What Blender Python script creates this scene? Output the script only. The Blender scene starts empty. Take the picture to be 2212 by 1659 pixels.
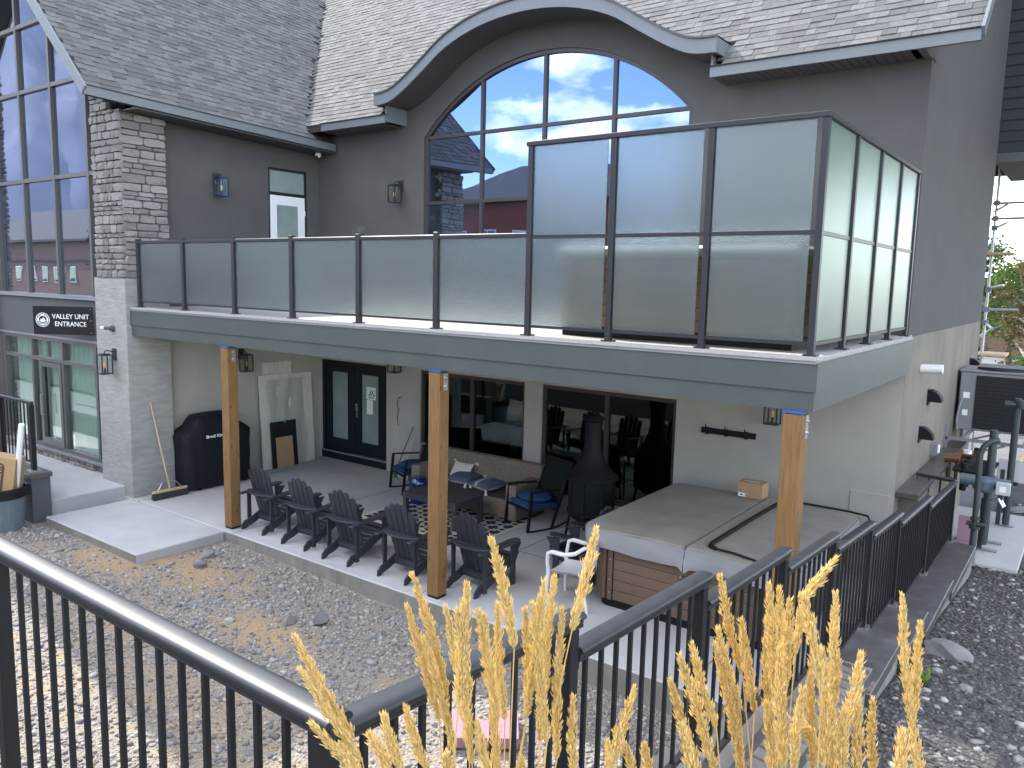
import bpy, bmesh, math, random
import numpy as np
from mathutils import Vector, Matrix, Euler

RN = random.Random(11)
rad = math.radians
SC = bpy.context.scene
COL = SC.collection

# ------------------------------------------------------------------ camera
CAM_LOC = Vector((1.9453, -6.8716, 0.5797))
CAM_F = 1717.0                       # focal length for a 2212 pixel wide picture
CAM_R = ((0.80292, 0.595666, 0.022395), (0.095165, -0.091007, -0.991293), (-0.588441, 0.79806, -0.129758))
cam_data = bpy.data.cameras.new('camera')
cam = bpy.data.objects.new('camera', cam_data)
COL.objects.link(cam)
cam_data.sensor_width = 36.0
cam_data.lens = 36.0 * CAM_F / 2212.0
cam_data.clip_start = 0.05
cam_data.clip_end = 6000
rx, dn, fw = (Vector(a) for a in CAM_R)
mw = Matrix((( rx.x, -dn.x, -fw.x, CAM_LOC.x), (rx.y, -dn.y, -fw.y, CAM_LOC.y), (rx.z, -dn.z, -fw.z, CAM_LOC.z), (0, 0, 0, 1)))
cam.matrix_world = mw
SC.camera = cam

# ------------------------------------------------------------------ sky, sun, exposure
SUN_EL, SUN_AZ = 43.0, 13.0          # height; degrees from -X towards +Y
sun_dir = Vector((-math.cos(rad(SUN_AZ)) * math.cos(rad(SUN_EL)), math.sin(rad(SUN_AZ)) * math.cos(rad(SUN_EL)), math.sin(rad(SUN_EL))))
W = bpy.data.worlds.new('World')
SC.world = W
W.use_nodes = True
wn, wl = W.node_tree.nodes, W.node_tree.links
wn.clear()
sky = wn.new('ShaderNodeTexSky')
sky.sky_type = 'NISHITA'
sky.sun_disc = False
sky.sun_elevation = rad(SUN_EL)
sky.sun_rotation = math.atan2(sun_dir.x, sun_dir.y)
sky.altitude = 1300
sky.air_density = 1.0
sky.dust_density = 0.1
sky.ozone_density = 2.0
tc = wn.new('ShaderNodeTexCoord')
mp = wn.new('ShaderNodeMapping')
mp.inputs['Scale'].default_value = (2.2, 2.2, 5.0)
mp.inputs['Location'].default_value = (5.1, 0.9, 1.1)
nz = wn.new('ShaderNodeTexNoise')
nz.inputs['Scale'].default_value = 1.7
nz.inputs['Detail'].default_value = 9
nz.inputs['Roughness'].default_value = 0.56
cr = wn.new('ShaderNodeValToRGB')
cr.color_ramp.elements[0].position = 0.49
cr.color_ramp.elements[1].position = 0.62
mx = wn.new('ShaderNodeMix')
mx.data_type = 'RGBA'
cn = wn.new('ShaderNodeTexNoise')
cn.inputs['Scale'].default_value = 5.5
cn.inputs['Detail'].default_value = 7
cm = wn.new('ShaderNodeMix')
cm.data_type = 'RGBA'
cm.inputs['A'].default_value = (14.5, 13.6, 12.3, 1)
cm.inputs['B'].default_value = (7.0, 6.9, 6.8, 1)
cs = wn.new('ShaderNodeMapRange')
cs.inputs['From Min'].default_value = 0.42
cs.inputs['From Max'].default_value = 0.62
wl.new(mp.outputs['Vector'], cn.inputs['Vector'])
wl.new(cn.outputs['Fac'], cs.inputs['Value'])
wl.new(cs.outputs['Result'], cm.inputs['Factor'])
wl.new(cm.outputs['Result'], mx.inputs['B'])
bg = wn.new('ShaderNodeBackground')
bg.inputs['Strength'].default_value = 0.15
wo = wn.new('ShaderNodeOutputWorld')
wl.new(tc.outputs['Generated'], mp.inputs['Vector'])
wl.new(mp.outputs['Vector'], nz.inputs['Vector'])
wl.new(nz.outputs['Fac'], cr.inputs['Fac'])
wl.new(cr.outputs['Color'], mx.inputs['Factor'])
wl.new(sky.outputs['Color'], mx.inputs['A'])
wl.new(mx.outputs['Result'], bg.inputs['Color'])
wl.new(bg.outputs['Background'], wo.inputs['Surface'])

sun_data = bpy.data.lights.new('sun', 'SUN')
sun_data.energy = 2.0
sun_data.angle = rad(0.53)
sun_data.color = (1.0, 0.955, 0.89)
sun = bpy.data.objects.new('sun', sun_data)
COL.objects.link(sun)
sun.location = sun_dir * 60
sun.rotation_euler = sun_dir.to_track_quat('Z', 'Y').to_euler()

vs = SC.view_settings
vs.view_transform = 'Standard'
vs.look = 'None'
vs.gamma = 1
vs.use_curve_mapping = False
vs.exposure = 2.12
SC.cycles.max_bounces = 10
SC.cycles.diffuse_bounces = 4
SC.cycles.glossy_bounces = 5
SC.cycles.transmission_bounces = 8
SC.cycles.transparent_max_bounces = 12
SC.cycles.caustics_reflective = False
SC.cycles.caustics_refractive = False
SC.cycles.sample_clamp_indirect = 4.0
SC.cycles.use_denoising = True

# ------------------------------------------------------------------ materials
MATS = {}

def mat(name, c, c2=None, scale=6.0, rough=0.6, metal=0.0, bump=0.0, bscale=60.0, rand=0.0, spec=0.5, stretch=None,
        stain=0.0, stain_c=None, stain_scale=1.2, island=False, coat=0.0):
    """noise-mottled principled material in object coordinates"""
    m = bpy.data.materials.new(name)
    m.use_nodes = True
    n, l = m.node_tree.nodes, m.node_tree.links
    b = n['Principled BSDF']
    b.inputs['Roughness'].default_value = rough
    b.inputs['Metallic'].default_value = metal
    b.inputs['Specular IOR Level'].default_value = spec
    b.inputs['Coat Weight'].default_value = coat
    tcn = n.new('ShaderNodeTexCoord')
    src = tcn.outputs['Object']
    if stretch:
        mpn = n.new('ShaderNodeMapping')
        mpn.inputs['Scale'].default_value = stretch
        l.new(src, mpn.inputs['Vector'])
        src = mpn.outputs['Vector']
    col = None
    if c2 is not None:
        t = n.new('ShaderNodeTexNoise')
        t.inputs['Scale'].default_value = scale
        t.inputs['Detail'].default_value = 6
        t.inputs['Roughness'].default_value = 0.6
        l.new(src, t.inputs['Vector'])
        r = n.new('ShaderNodeMapRange')
        r.inputs['From Min'].default_value = 0.32
        r.inputs['From Max'].default_value = 0.68
        l.new(t.outputs['Fac'], r.inputs['Value'])
        x = n.new('ShaderNodeMix')
        x.data_type = 'RGBA'
        x.inputs['A'].default_value = (*c, 1)
        x.inputs['B'].default_value = (*c2, 1)
        l.new(r.outputs['Result'], x.inputs['Factor'])
        col = x.outputs['Result']
    if stain > 0:
        t = n.new('ShaderNodeTexNoise')
        t.inputs['Scale'].default_value = stain_scale
        t.inputs['Detail'].default_value = 7
        l.new(src, t.inputs['Vector'])
        r = n.new('ShaderNodeMapRange')
        r.inputs['From Min'].default_value = 0.48
        r.inputs['From Max'].default_value = 0.7
        r.inputs['To Max'].default_value = stain
        l.new(t.outputs['Fac'], r.inputs['Value'])
        x = n.new('ShaderNodeMix')
        x.data_type = 'RGBA'
        x.inputs['A'].default_value = (*c, 1)
        if col:
            l.new(col, x.inputs['A'])
        x.inputs['B'].default_value = (*(stain_c or tuple(v * 0.55 for v in c)), 1)
        l.new(r.outputs['Result'], x.inputs['Factor'])
        col = x.outputs['Result']
    if rand > 0:
        if island:
            g = n.new('ShaderNodeNewGeometry')
            o = g.outputs['Random Per Island']
        else:
            g = n.new('ShaderNodeObjectInfo')
            o = g.outputs['Random']
        r = n.new('ShaderNodeMapRange')
        r.inputs['To Min'].default_value = 1 - rand
        r.inputs['To Max'].default_value = 1 + rand
        l.new(o, r.inputs['Value'])
        h = n.new('ShaderNodeHueSaturation')
        h.inputs['Color'].default_value = (*c, 1)
        if col:
            l.new(col, h.inputs['Color'])
        l.new(r.outputs['Result'], h.inputs['Value'])
        col = h.outputs['Color']
    if col:
        l.new(col, b.inputs['Base Color'])
    else:
        b.inputs['Base Color'].default_value = (*c, 1)
    if bump > 0:
        t = n.new('ShaderNodeTexNoise')
        t.inputs['Scale'].default_value = bscale
        t.inputs['Detail'].default_value = 5
        l.new(src, t.inputs['Vector'])
        u = n.new('ShaderNodeBump')
        u.inputs['Strength'].default_value = bump
        u.inputs['Distance'].default_value = 0.02
        l.new(t.outputs['Fac'], u.inputs['Height'])
        l.new(u.outputs['Normal'], b.inputs['Normal'])
    MATS[name] = m
    return m

def schlick(n, l, f0):
    """reflectance rising from f0 face-on to 1 at grazing, the same on both sides of a pane"""
    lw = n.new('ShaderNodeLayerWeight')
    lw.inputs['Blend'].default_value = 0.5
    p = n.new('ShaderNodeMath')
    p.operation = 'POWER'
    p.inputs[1].default_value = 4.5
    l.new(lw.outputs['Facing'], p.inputs[0])
    r = n.new('ShaderNodeMapRange')
    r.inputs['To Min'].default_value = f0
    l.new(p.outputs[0], r.inputs['Value'])
    return r

def glass_mat(name, tint, refl, rough=0.0, dirt=0.0, gcol=(0.93, 0.97, 1.0)):
    """window glass: mirror-like reflection over tinted see-through, stronger at grazing angles"""
    m = bpy.data.materials.new(name)
    m.use_nodes = True
    n, l = m.node_tree.nodes, m.node_tree.links
    n.clear()
    out = n.new('ShaderNodeOutputMaterial')
    g = n.new('ShaderNodeBsdfGlossy')
    g.inputs['Roughness'].default_value = rough
    g.inputs['Color'].default_value = (*gcol, 1)
    t = n.new('ShaderNodeBsdfTransparent')
    t.inputs['Color'].default_value = (*tint, 1)
    r = schlick(n, l, refl)
    tcn = n.new('ShaderNodeTexCoord')
    nz = n.new('ShaderNodeTexNoise')
    nz.inputs['Scale'].default_value = 0.9
    nz.inputs['Detail'].default_value = 1
    l.new(tcn.outputs['Object'], nz.inputs['Vector'])
    bp = n.new('ShaderNodeBump')
    bp.inputs['Strength'].default_value = 0.06
    bp.inputs['Distance'].default_value = 0.05
    l.new(nz.outputs['Fac'], bp.inputs['Height'])
    l.new(bp.outputs['Normal'], g.inputs['Normal'])
    x = n.new('ShaderNodeMixShader')
    l.new(r.outputs['Result'], x.inputs['Fac'])
    l.new(t.outputs['BSDF'], x.inputs[1])
    l.new(g.outputs['BSDF'], x.inputs[2])
    last = x.outputs['Shader']
    if dirt > 0:
        d = n.new('ShaderNodeBsdfDiffuse')
        d.inputs['Color'].default_value = (0.6, 0.65, 0.7, 1)
        q = n.new('ShaderNodeTexNoise')
        q.inputs['Scale'].default_value = 3.2
        q.inputs['Detail'].default_value = 8
        q.inputs['Roughness'].default_value = 0.65
        l.new(tcn.outputs['Object'], q.inputs['Vector'])
        rr = n.new('ShaderNodeMapRange')
        rr.inputs['From Min'].default_value = 0.62
        rr.inputs['From Max'].default_value = 0.72
        rr.inputs['To Min'].default_value = 0.012
        rr.inputs['To Max'].default_value = dirt
        l.new(q.outputs['Fac'], rr.inputs['Value'])
        y = n.new('ShaderNodeMixShader')
        l.new(rr.outputs['Result'], y.inputs['Fac'])
        l.new(last, y.inputs[1])
        l.new(d.outputs['BSDF'], y.inputs[2])
        last = y.outputs['Shader']
    l.new(last, out.inputs['Surface'])
    MATS[name] = m
    return m

def frosted_mat(name, tint, rough=0.27, diff=0.05, refl=0.14):
    m = bpy.data.materials.new(name)
    m.use_nodes = True
    n, l = m.node_tree.nodes, m.node_tree.links
    n.clear()
    out = n.new('ShaderNodeOutputMaterial')
    tcn = n.new('ShaderNodeTexCoord')
    nz = n.new('ShaderNodeTexNoise')
    nz.inputs['Scale'].default_value = 110
    nz.inputs['Detail'].default_value = 2
    l.new(tcn.outputs['Object'], nz.inputs['Vector'])
    bp = n.new('ShaderNodeBump')
    bp.inputs['Strength'].default_value = 0.7
    bp.inputs['Distance'].default_value = 0.004
    l.new(nz.outputs['Fac'], bp.inputs['Height'])
    rf = n.new('ShaderNodeBsdfRefraction')
    rf.inputs['Color'].default_value = (*tint, 1)
    rf.inputs['Roughness'].default_value = rough
    rf.inputs['IOR'].default_value = 1.45
    l.new(bp.outputs['Normal'], rf.inputs['Normal'])
    tr = n.new('ShaderNodeBsdfTranslucent')
    tr.inputs['Color'].default_value = (*tint, 1)
    gl = n.new('ShaderNodeBsdfGlossy')
    gl.inputs['Roughness'].default_value = 0.3
    gl.inputs['Color'].default_value = (0.84, 0.91, 0.91, 1)
    l.new(bp.outputs['Normal'], gl.inputs['Normal'])
    tp = n.new('ShaderNodeBsdfTransparent')
    tp.inputs['Color'].default_value = (*tint, 1)
    a = n.new('ShaderNodeMixShader')
    a.inputs['Fac'].default_value = diff
    l.new(rf.outputs['BSDF'], a.inputs[1])
    l.new(tr.outputs['BSDF'], a.inputs[2])
    b = n.new('ShaderNodeMixShader')
    b.inputs['Fac'].default_value = 0.06
    l.new(a.outputs['Shader'], b.inputs[1])
    l.new(tp.outputs['BSDF'], b.inputs[2])
    r = schlick(n, l, refl)
    c = n.new('ShaderNodeMixShader')
    l.new(r.outputs['Result'], c.inputs['Fac'])
    l.new(b.outputs['Shader'], c.inputs[1])
    l.new(gl.outputs['BSDF'], c.inputs[2])
    l.new(c.outputs['Shader'], out.inputs['Surface'])
    MATS[name] = m
    return m

# ------------------------------------------------------------------ mesh helpers
def root_loc(o):
    while o is not None and o.parent is not None:
        o = o.parent
    return o.location.copy() if o is not None else Vector((0, 0, 0))

class MB:
    def __init__(self):
        self.v, self.f = [], []
    def add(self, vs, fs):
        k = len(self.v)
        self.v += [tuple(p) for p in vs]
        self.f += [tuple(i + k for i in f) for f in fs]
        return self
    def box(self, x0, x1, y0, y1, z0, z1, M=None):
        vs = [(x, y, z) for x in (x0, x1) for y in (y0, y1) for z in (z0, z1)]
        if M is not None:
            vs = [M @ Vector(p) for p in vs]
        return self.add(vs, [(0, 1, 3, 2), (4, 6, 7, 5), (0, 4, 5, 1), (2, 3, 7, 6), (0, 2, 6, 4), (1, 5, 7, 3)])
    def bar(self, a, b, w, h=None, up=(0, 0, 1)):
        """rectangular bar from a to b; w across, h along up"""
        h = w if h is None else h
        a, b = Vector(a), Vector(b)
        d = (b - a).normalized()
        s = d.cross(Vector(up))
        if s.length < 1e-4:
            s = d.cross(Vector((0, 1, 0)))
        s.normalize()
        u = s.cross(d).normalized()
        vs = []
        for p in (a, b):
            for i, j in ((-1, -1), (1, -1), (1, 1), (-1, 1)):
                vs.append(p + s * (i * w / 2) + u * (j * h / 2))
        return self.add(vs, [(0, 1, 2, 3), (7, 6, 5, 4), (0, 4, 5, 1), (1, 5, 6, 2), (2, 6, 7, 3), (3, 7, 4, 0)])
    def tube(self, pts, r, n=8, cap=True):
        pts = [Vector(p) for p in pts]
        rs = r if isinstance(r, (list, tuple)) else [r] * len(pts)
        rings = []
        side = None
        for i, p in enumerate(pts):
            d = (pts[min(i + 1, len(pts) - 1)] - pts[max(i - 1, 0)]).normalized()
            if side is None:
                side = d.cross(Vector((0, 0, 1)))
                if side.length < 1e-3:
                    side = d.cross(Vector((0, 1, 0)))
            side = (side - d * side.dot(d)).normalized()
            o = d.cross(side).normalized()
            rings.append([p + (side * math.cos(2 * math.pi * k / n) + o * math.sin(2 * math.pi * k / n)) * rs[i] for k in range(n)])
        vs = [q for g in rings for q in g]
        fs = []
        for i in range(len(pts) - 1):
            for k in range(n):
                fs.append((i * n + k, i * n + (k + 1) % n, (i + 1) * n + (k + 1) % n, (i + 1) * n + k))
        if cap:
            fs.append(tuple(reversed(range(n))))
            fs.append(tuple(range((len(pts) - 1) * n, len(pts) * n)))
        return self.add(vs, fs)
    def lathe(self, prof, c=(0, 0, 0), n=20, cap=True):
        vs, fs = [], []
        for r, z in prof:
            for k in range(n):
                a = 2 * math.pi * k / n
                vs.append((c[0] + r * math.cos(a), c[1] + r * math.sin(a), c[2] + z))
        for i in range(len(prof) - 1):
            for k in range(n):
                fs.append((i * n + k, i * n + (k + 1) % n, (i + 1) * n + (k + 1) % n, (i + 1) * n + k))
        if cap:
            fs.append(tuple(reversed(range(n))))
            fs.append(tuple(range((len(prof) - 1) * n, len(prof) * n)))
        return self.add(vs, fs)
    def prism(self, poly, ax, a0, a1, M=None):
        """extrude a 2D polygon; ax is the axis it runs along, poly holds the other two in order"""
        n = len(poly)
        def P(q, a):
            return {'x': (a, q[0], q[1]), 'y': (q[0], a, q[1]), 'z': (q[0], q[1], a)}[ax]
        vs = [P(q, a0) for q in poly] + [P(q, a1) for q in poly]
        if M is not None:
            vs = [M @ Vector(p) for p in vs]
        fs = [tuple(reversed(range(n))), tuple(range(n, 2 * n))]
        fs += [(i, (i + 1) % n, n + (i + 1) % n, n + i) for i in range(n)]
        return self.add(vs, fs)
    def sphere(self, c, r, nu=12, nv=8):
        rr = r if isinstance(r, (list, tuple)) else (r, r, r)
        prof = [(math.sin(math.pi * (i + .02) / (nv + .04)), -math.cos(math.pi * (i + .02) / (nv + .04))) for i in range(nv + 1)]
        vs, fs = [], []
        for a, b in prof:
            for k in range(nu):
                t = 2 * math.pi * k / nu
                vs.append((c[0] + rr[0] * a * math.cos(t), c[1] + rr[1] * a * math.sin(t), c[2] + rr[2] * b))
        for i in range(nv):
            for k in range(nu):
                fs.append((i * nu + k, i * nu + (k + 1) % nu, (i + 1) * nu + (k + 1) % nu, (i + 1) * nu + k))
        fs.append(tuple(reversed(range(nu))))
        fs.append(tuple(range(nv * nu, (nv + 1) * nu)))
        return self.add(vs, fs)
    def grid(self, fn, nu, nv, closed=False):
        vs = [fn(i / nu, j / nv) for i in range(nu + 1) for j in range(nv + 1)]
        fs = [(i * (nv + 1) + j, (i + 1) * (nv + 1) + j, (i + 1) * (nv + 1) + j + 1, i * (nv + 1) + j + 1) for i in range(nu) for j in range(nv)]
        return self.add(vs, fs)
    def mesh(self, name, m, org=(0, 0, 0), bevel=0.0, smooth=None, segs=1):
        me = bpy.data.meshes.new(name)
        me.from_pydata([(p[0] - org[0], p[1] - org[1], p[2] - org[2]) for p in self.v], [], self.f)
        bm = bmesh.new()
        bm.from_mesh(me)
        bmesh.ops.recalc_face_normals(bm, faces=bm.faces)
        if bevel > 0:
            es = [e for e in bm.edges if len(e.link_faces) == 2 and e.calc_face_angle(0) > 0.6]
            bmesh.ops.bevel(bm, geom=es, offset=bevel, segments=segs, affect='EDGES', clamp_overlap=True)
        bm.to_mesh(me)
        bm.free()
        if smooth is not None:
            me.polygons.foreach_set('use_smooth', [True] * len(me.polygons))
            me.set_sharp_from_angle(angle=smooth)
        if m is not None:
            me.materials.append(MATS[m] if isinstance(m, str) else m)
        me.update()
        return me
    def build(self, name, m, parent=None, bevel=0.0, smooth=None, segs=1):
        me = self.mesh(name, m, root_loc(parent), bevel, smooth, segs)
        o = bpy.data.objects.new(name, me)
        COL.objects.link(o)
        if parent is not None:
            o.parent = parent
        return o

def place(name, me, parent=None, loc=(0, 0, 0), rot=None, scale=None, M=None):
    """an object sharing mesh data, at a world place under a thing that is not turned"""
    o = bpy.data.objects.new(name, me)
    COL.objects.link(o)
    if parent is not None:
        o.parent = parent
    r = root_loc(parent)
    if M is not None:
        o.matrix_local = Matrix.Translation(-r) @ M
    else:
        o.location = Vector(loc) - r
        if rot is not None:
            o.rotation_euler = rot
        if scale is not None:
            o.scale = scale
    return o

def tag(o, label=None, cat=None, group=None, kind=None):
    if label: o['label'] = label
    if cat: o['category'] = cat
    if group: o['group'] = group
    if kind: o['kind'] = kind
    return o

def thing(name, label, cat, loc=(0, 0, 0), rz=0.0, group=None):
    o = bpy.data.objects.new(name, None)
    o.empty_display_size = 0.2
    COL.objects.link(o)
    o.location = loc
    o.rotation_euler = (0, 0, rz)
    return tag(o, label, cat, group)

def copy_tree(o, parent=None):
    c = o.copy()
    COL.objects.link(c)
    c.parent = parent
    for ch in list(o.children):
        copy_tree(ch, c)
    return c

def dup(o, loc, rz, label):
    c = copy_tree(o)
    c.location = loc
    c.rotation_euler = (0, 0, rz)
    c['label'] = label
    return c

def text_mesh(name, s, size, depth, m, align='CENTER', font_scale_x=1.0, bold=0.0):
    cu = bpy.data.curves.new(name, 'FONT')
    cu.body = s
    cu.size = size
    cu.extrude = depth
    cu.offset = bold
    cu.align_x = align
    cu.align_y = 'CENTER'
    cu.resolution_u = 3
    o = bpy.data.objects.new(name, cu)
    COL.objects.link(o)
    bpy.context.view_layer.update()
    me = bpy.data.meshes.new_from_object(o.evaluated_get(bpy.context.evaluated_depsgraph_get()))
    bpy.data.objects.remove(o)
    bpy.data.curves.remove(cu)
    for v in me.vertices:
        v.co.x *= font_scale_x
    me.materials.clear()
    me.materials.append(MATS[m])
    me.name = name
    return me

def at(u, v, depth):
    """world point seen at pixel (u, v) of a 2212 x 1659 picture, depth metres in front of the camera"""
    return CAM_LOC + (rx * ((u - 1106) / CAM_F) + dn * ((v - 829.5) / CAM_F) + fw) * depth
mat('dark_stucco', (0.087, 0.084, 0.081), (0.076, 0.073, 0.071), 2.5, 0.9, bump=0.25, bscale=170, stain=0.25, stain_scale=0.7, stain_c=(0.1, 0.1, 0.102))
mat('beige_stucco', (0.42, 0.40, 0.355), (0.375, 0.357, 0.318), 2.0, 0.92, bump=0.22, bscale=120)
mat('raw_render', (0.235, 0.21, 0.168), (0.16, 0.145, 0.118), 1.6, 0.93, bump=0.25, bscale=90, stretch=(1, 1, 0.35), stain=0.6, stain_c=(0.12, 0.112, 0.105), stain_scale=0.8)
mat('scratch_coat', (0.35, 0.34, 0.315), (0.265, 0.257, 0.24), 3.0, 0.93, bump=0.6, bscale=7, stretch=(1.2, 1.2, 5), stain=0.35, stain_c=(0.24, 0.245, 0.24), stain_scale=1.5)
mat('fascia_grey', (0.064, 0.075, 0.071), (0.058, 0.068, 0.064), 3, 0.5, bump=0.05, bscale=200, stain=0.2, stain_c=(0.10, 0.108, 0.106), stain_scale=2.2)
mat('fascia_light', (0.15, 0.165, 0.175), (0.138, 0.15, 0.16), 3, 0.45)
mat('soffit', (0.06, 0.059, 0.062), rough=0.55)
mat('shingle', (0.132, 0.13, 0.127), (0.093, 0.092, 0.091), 30, 0.92, bump=0.4, bscale=260, rand=0.27)
mat('shingle_many', (0.132, 0.13, 0.127), (0.093, 0.092, 0.091), 30, 0.92, bump=0.4, bscale=260, rand=0.27, island=True)
mat('roof_base', (0.03, 0.03, 0.03), rough=0.95)
mat('stone', (0.28, 0.262, 0.245), (0.2, 0.187, 0.178), 7, 0.9, bump=0.5, bscale=45, rand=0.28)
mat('mortar', (0.155, 0.146, 0.136), rough=0.95)
mat('concrete', (0.46, 0.455, 0.445), (0.39, 0.385, 0.38), 1.3, 0.8, bump=0.12, bscale=140, stain=0.35, stain_c=(0.31, 0.315, 0.325), stain_scale=0.9)
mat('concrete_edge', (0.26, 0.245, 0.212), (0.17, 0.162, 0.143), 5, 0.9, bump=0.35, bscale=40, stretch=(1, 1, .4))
mat('coping', (0.42, 0.4, 0.375), (0.31, 0.3, 0.285), 40, 0.8, bump=0.3, bscale=220)
mat('frame_bronze', (0.045, 0.036, 0.034), rough=0.45)
mat('frame_grey', (0.10, 0.098, 0.095), rough=0.45)
mat('frame_black', (0.012, 0.014, 0.02), rough=0.4)
mat('navy_door', (0.008, 0.013, 0.02), rough=0.45, spec=0.25)
mat('white_paint', (0.78, 0.78, 0.78), rough=0.5)
mat('rail_slate', (0.026, 0.0275, 0.032), rough=0.42, spec=0.35)
mat('rail_black', (0.014, 0.0145, 0.016), (0.019, 0.02, 0.022), 30, 0.44, spec=0.42, stain=0.3, stain_c=(0.04, 0.042, 0.047), stain_scale=9)
mat('bar_black', (0.011, 0.0115, 0.013), rough=0.45, spec=0.3)
mat('cap_metal', (0.085, 0.078, 0.075), (0.065, 0.06, 0.058), 8, 0.4, spec=0.6, stain=0.4, stain_c=(0.16, 0.155, 0.15), stain_scale=5)
mat('wall_grey', (0.09, 0.093, 0.1), (0.08, 0.083, 0.089), 4, 0.8, bump=0.15, bscale=150)
mat('black', (0.009, 0.009, 0.01), rough=0.5, spec=0.25)
mat('lamp_black', (0.02, 0.021, 0.024), rough=0.45)
mat('matte_black', (0.007, 0.007, 0.009), (0.01, 0.01, 0.012), 20, 0.6, bump=0.1, bscale=30, spec=0.2)
mat('cover_cloth', (0.009, 0.0095, 0.014), (0.012, 0.013, 0.018), 5, 0.65, bump=0.55, bscale=7, spec=0.2)
mat('steel', (0.6, 0.6, 0.6), rough=0.35, metal=1.0)
mat('chrome_dull', (0.55, 0.56, 0.58), rough=0.28, metal=1.0)
mat('blue_tape', (0.02, 0.09, 0.32), rough=0.6)
mat('lumber', (0.63, 0.47, 0.27), (0.5, 0.36, 0.19), 6, 0.8, bump=0.2, bscale=30, stretch=(8, 8, 1), rand=0.1)
mat('poly_chair', (0.032, 0.036, 0.043), (0.027, 0.031, 0.038), 12, 0.42, bump=0.06, bscale=90, rand=0.05)
mat('table_dark', (0.05, 0.047, 0.045), (0.038, 0.036, 0.035), 8, 0.6, stretch=(2, 12, 2))
mat('white_plastic', (0.72, 0.72, 0.70), (0.66, 0.66, 0.645), 9, 0.4)
mat('blue_fabric', (0.012, 0.055, 0.15), (0.010, 0.045, 0.125), 10, 0.85, bump=0.25, bscale=20)
mat('sling', (0.009, 0.014, 0.014), (0.006, 0.01, 0.01), 150, 0.8, spec=0.2)
mat('blue_glaze', (0.004, 0.018, 0.11), rough=0.12, coat=0.6)
mat('pillow_blue', (0.075, 0.095, 0.15), (0.06, 0.077, 0.125), 25, 0.9, bump=0.3, bscale=60)
mat('cream_cloth', (0.62, 0.59, 0.53), (0.54, 0.51, 0.46), 20, 0.9, bump=0.3, bscale=60)
mat('tub_cover', (0.30, 0.28, 0.247), (0.245, 0.228, 0.196), 3.0, 0.6, bump=0.15, bscale=5, stain=0.4, stain_c=(0.2, 0.185, 0.155), stain_scale=2.2)
mat('tub_skirt', (0.27, 0.272, 0.28), (0.235, 0.238, 0.246), 5, 0.55, bump=0.35, bscale=6)
mat('tub_plank', (0.14, 0.09, 0.058), (0.11, 0.07, 0.045), 3, 0.65, bump=0.2, bscale=40, stretch=(1, 1, 9), rand=0.10)
mat('cardboard', (0.42, 0.27, 0.14), (0.38, 0.24, 0.125), 9, 0.85, bump=0.05)
mat('paper', (0.78, 0.78, 0.76), rough=0.8)
mat('print_dark', (0.08, 0.055, 0.04), rough=0.9)
mat('foam_board', (0.66, 0.63, 0.56), (0.55, 0.525, 0.465), 3, 0.7, bump=0.3, bscale=9, stretch=(1, 6, 1))
mat('plastic_film', (0.5, 0.5, 0.48), (0.42, 0.42, 0.4), 5, 0.2, bump=0.8, bscale=9)
def film():
    m = MATS['plastic_film']
    n, l = m.node_tree.nodes, m.node_tree.links
    out = [x for x in n if x.type == 'OUTPUT_MATERIAL'][0]
    t = n.new('ShaderNodeBsdfTransparent')
    x = n.new('ShaderNodeMixShader')
    x.inputs['Fac'].default_value = 0.6
    l.new(n['Principled BSDF'].outputs['BSDF'], x.inputs[1])
    l.new(t.outputs['BSDF'], x.inputs[2])
    l.new(x.outputs['Shader'], out.inputs['Surface'])
film()
mat('wood_tan', (0.52, 0.4, 0.25), (0.44, 0.33, 0.2), 20, 0.7, stretch=(4, 4, 1))
mat('bristle', (0.03, 0.032, 0.035), rough=0.9)
mat('broom_green', (0.01, 0.12, 0.06), rough=0.6)
mat('pink_foam', (0.33, 0.19, 0.235), (0.30, 0.17, 0.215), 20, 0.85, bump=0.2, bscale=80)
mat('bin_blue', (0.17, 0.22, 0.25), (0.13, 0.17, 0.19), 4, 0.5, stretch=(6, 6, 1))
mat('rock_grey', (0.24, 0.235, 0.225), (0.16, 0.157, 0.152), 5, 0.9, bump=0.6, bscale=18)
mat('pebble', (0.255, 0.24, 0.222), (0.185, 0.176, 0.167), 14, 0.9, rand=0.5, island=True)
mat('pebble_dark', (0.105, 0.1, 0.093), (0.07, 0.067, 0.063), 14, 0.85, rand=0.7, island=True)
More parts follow.
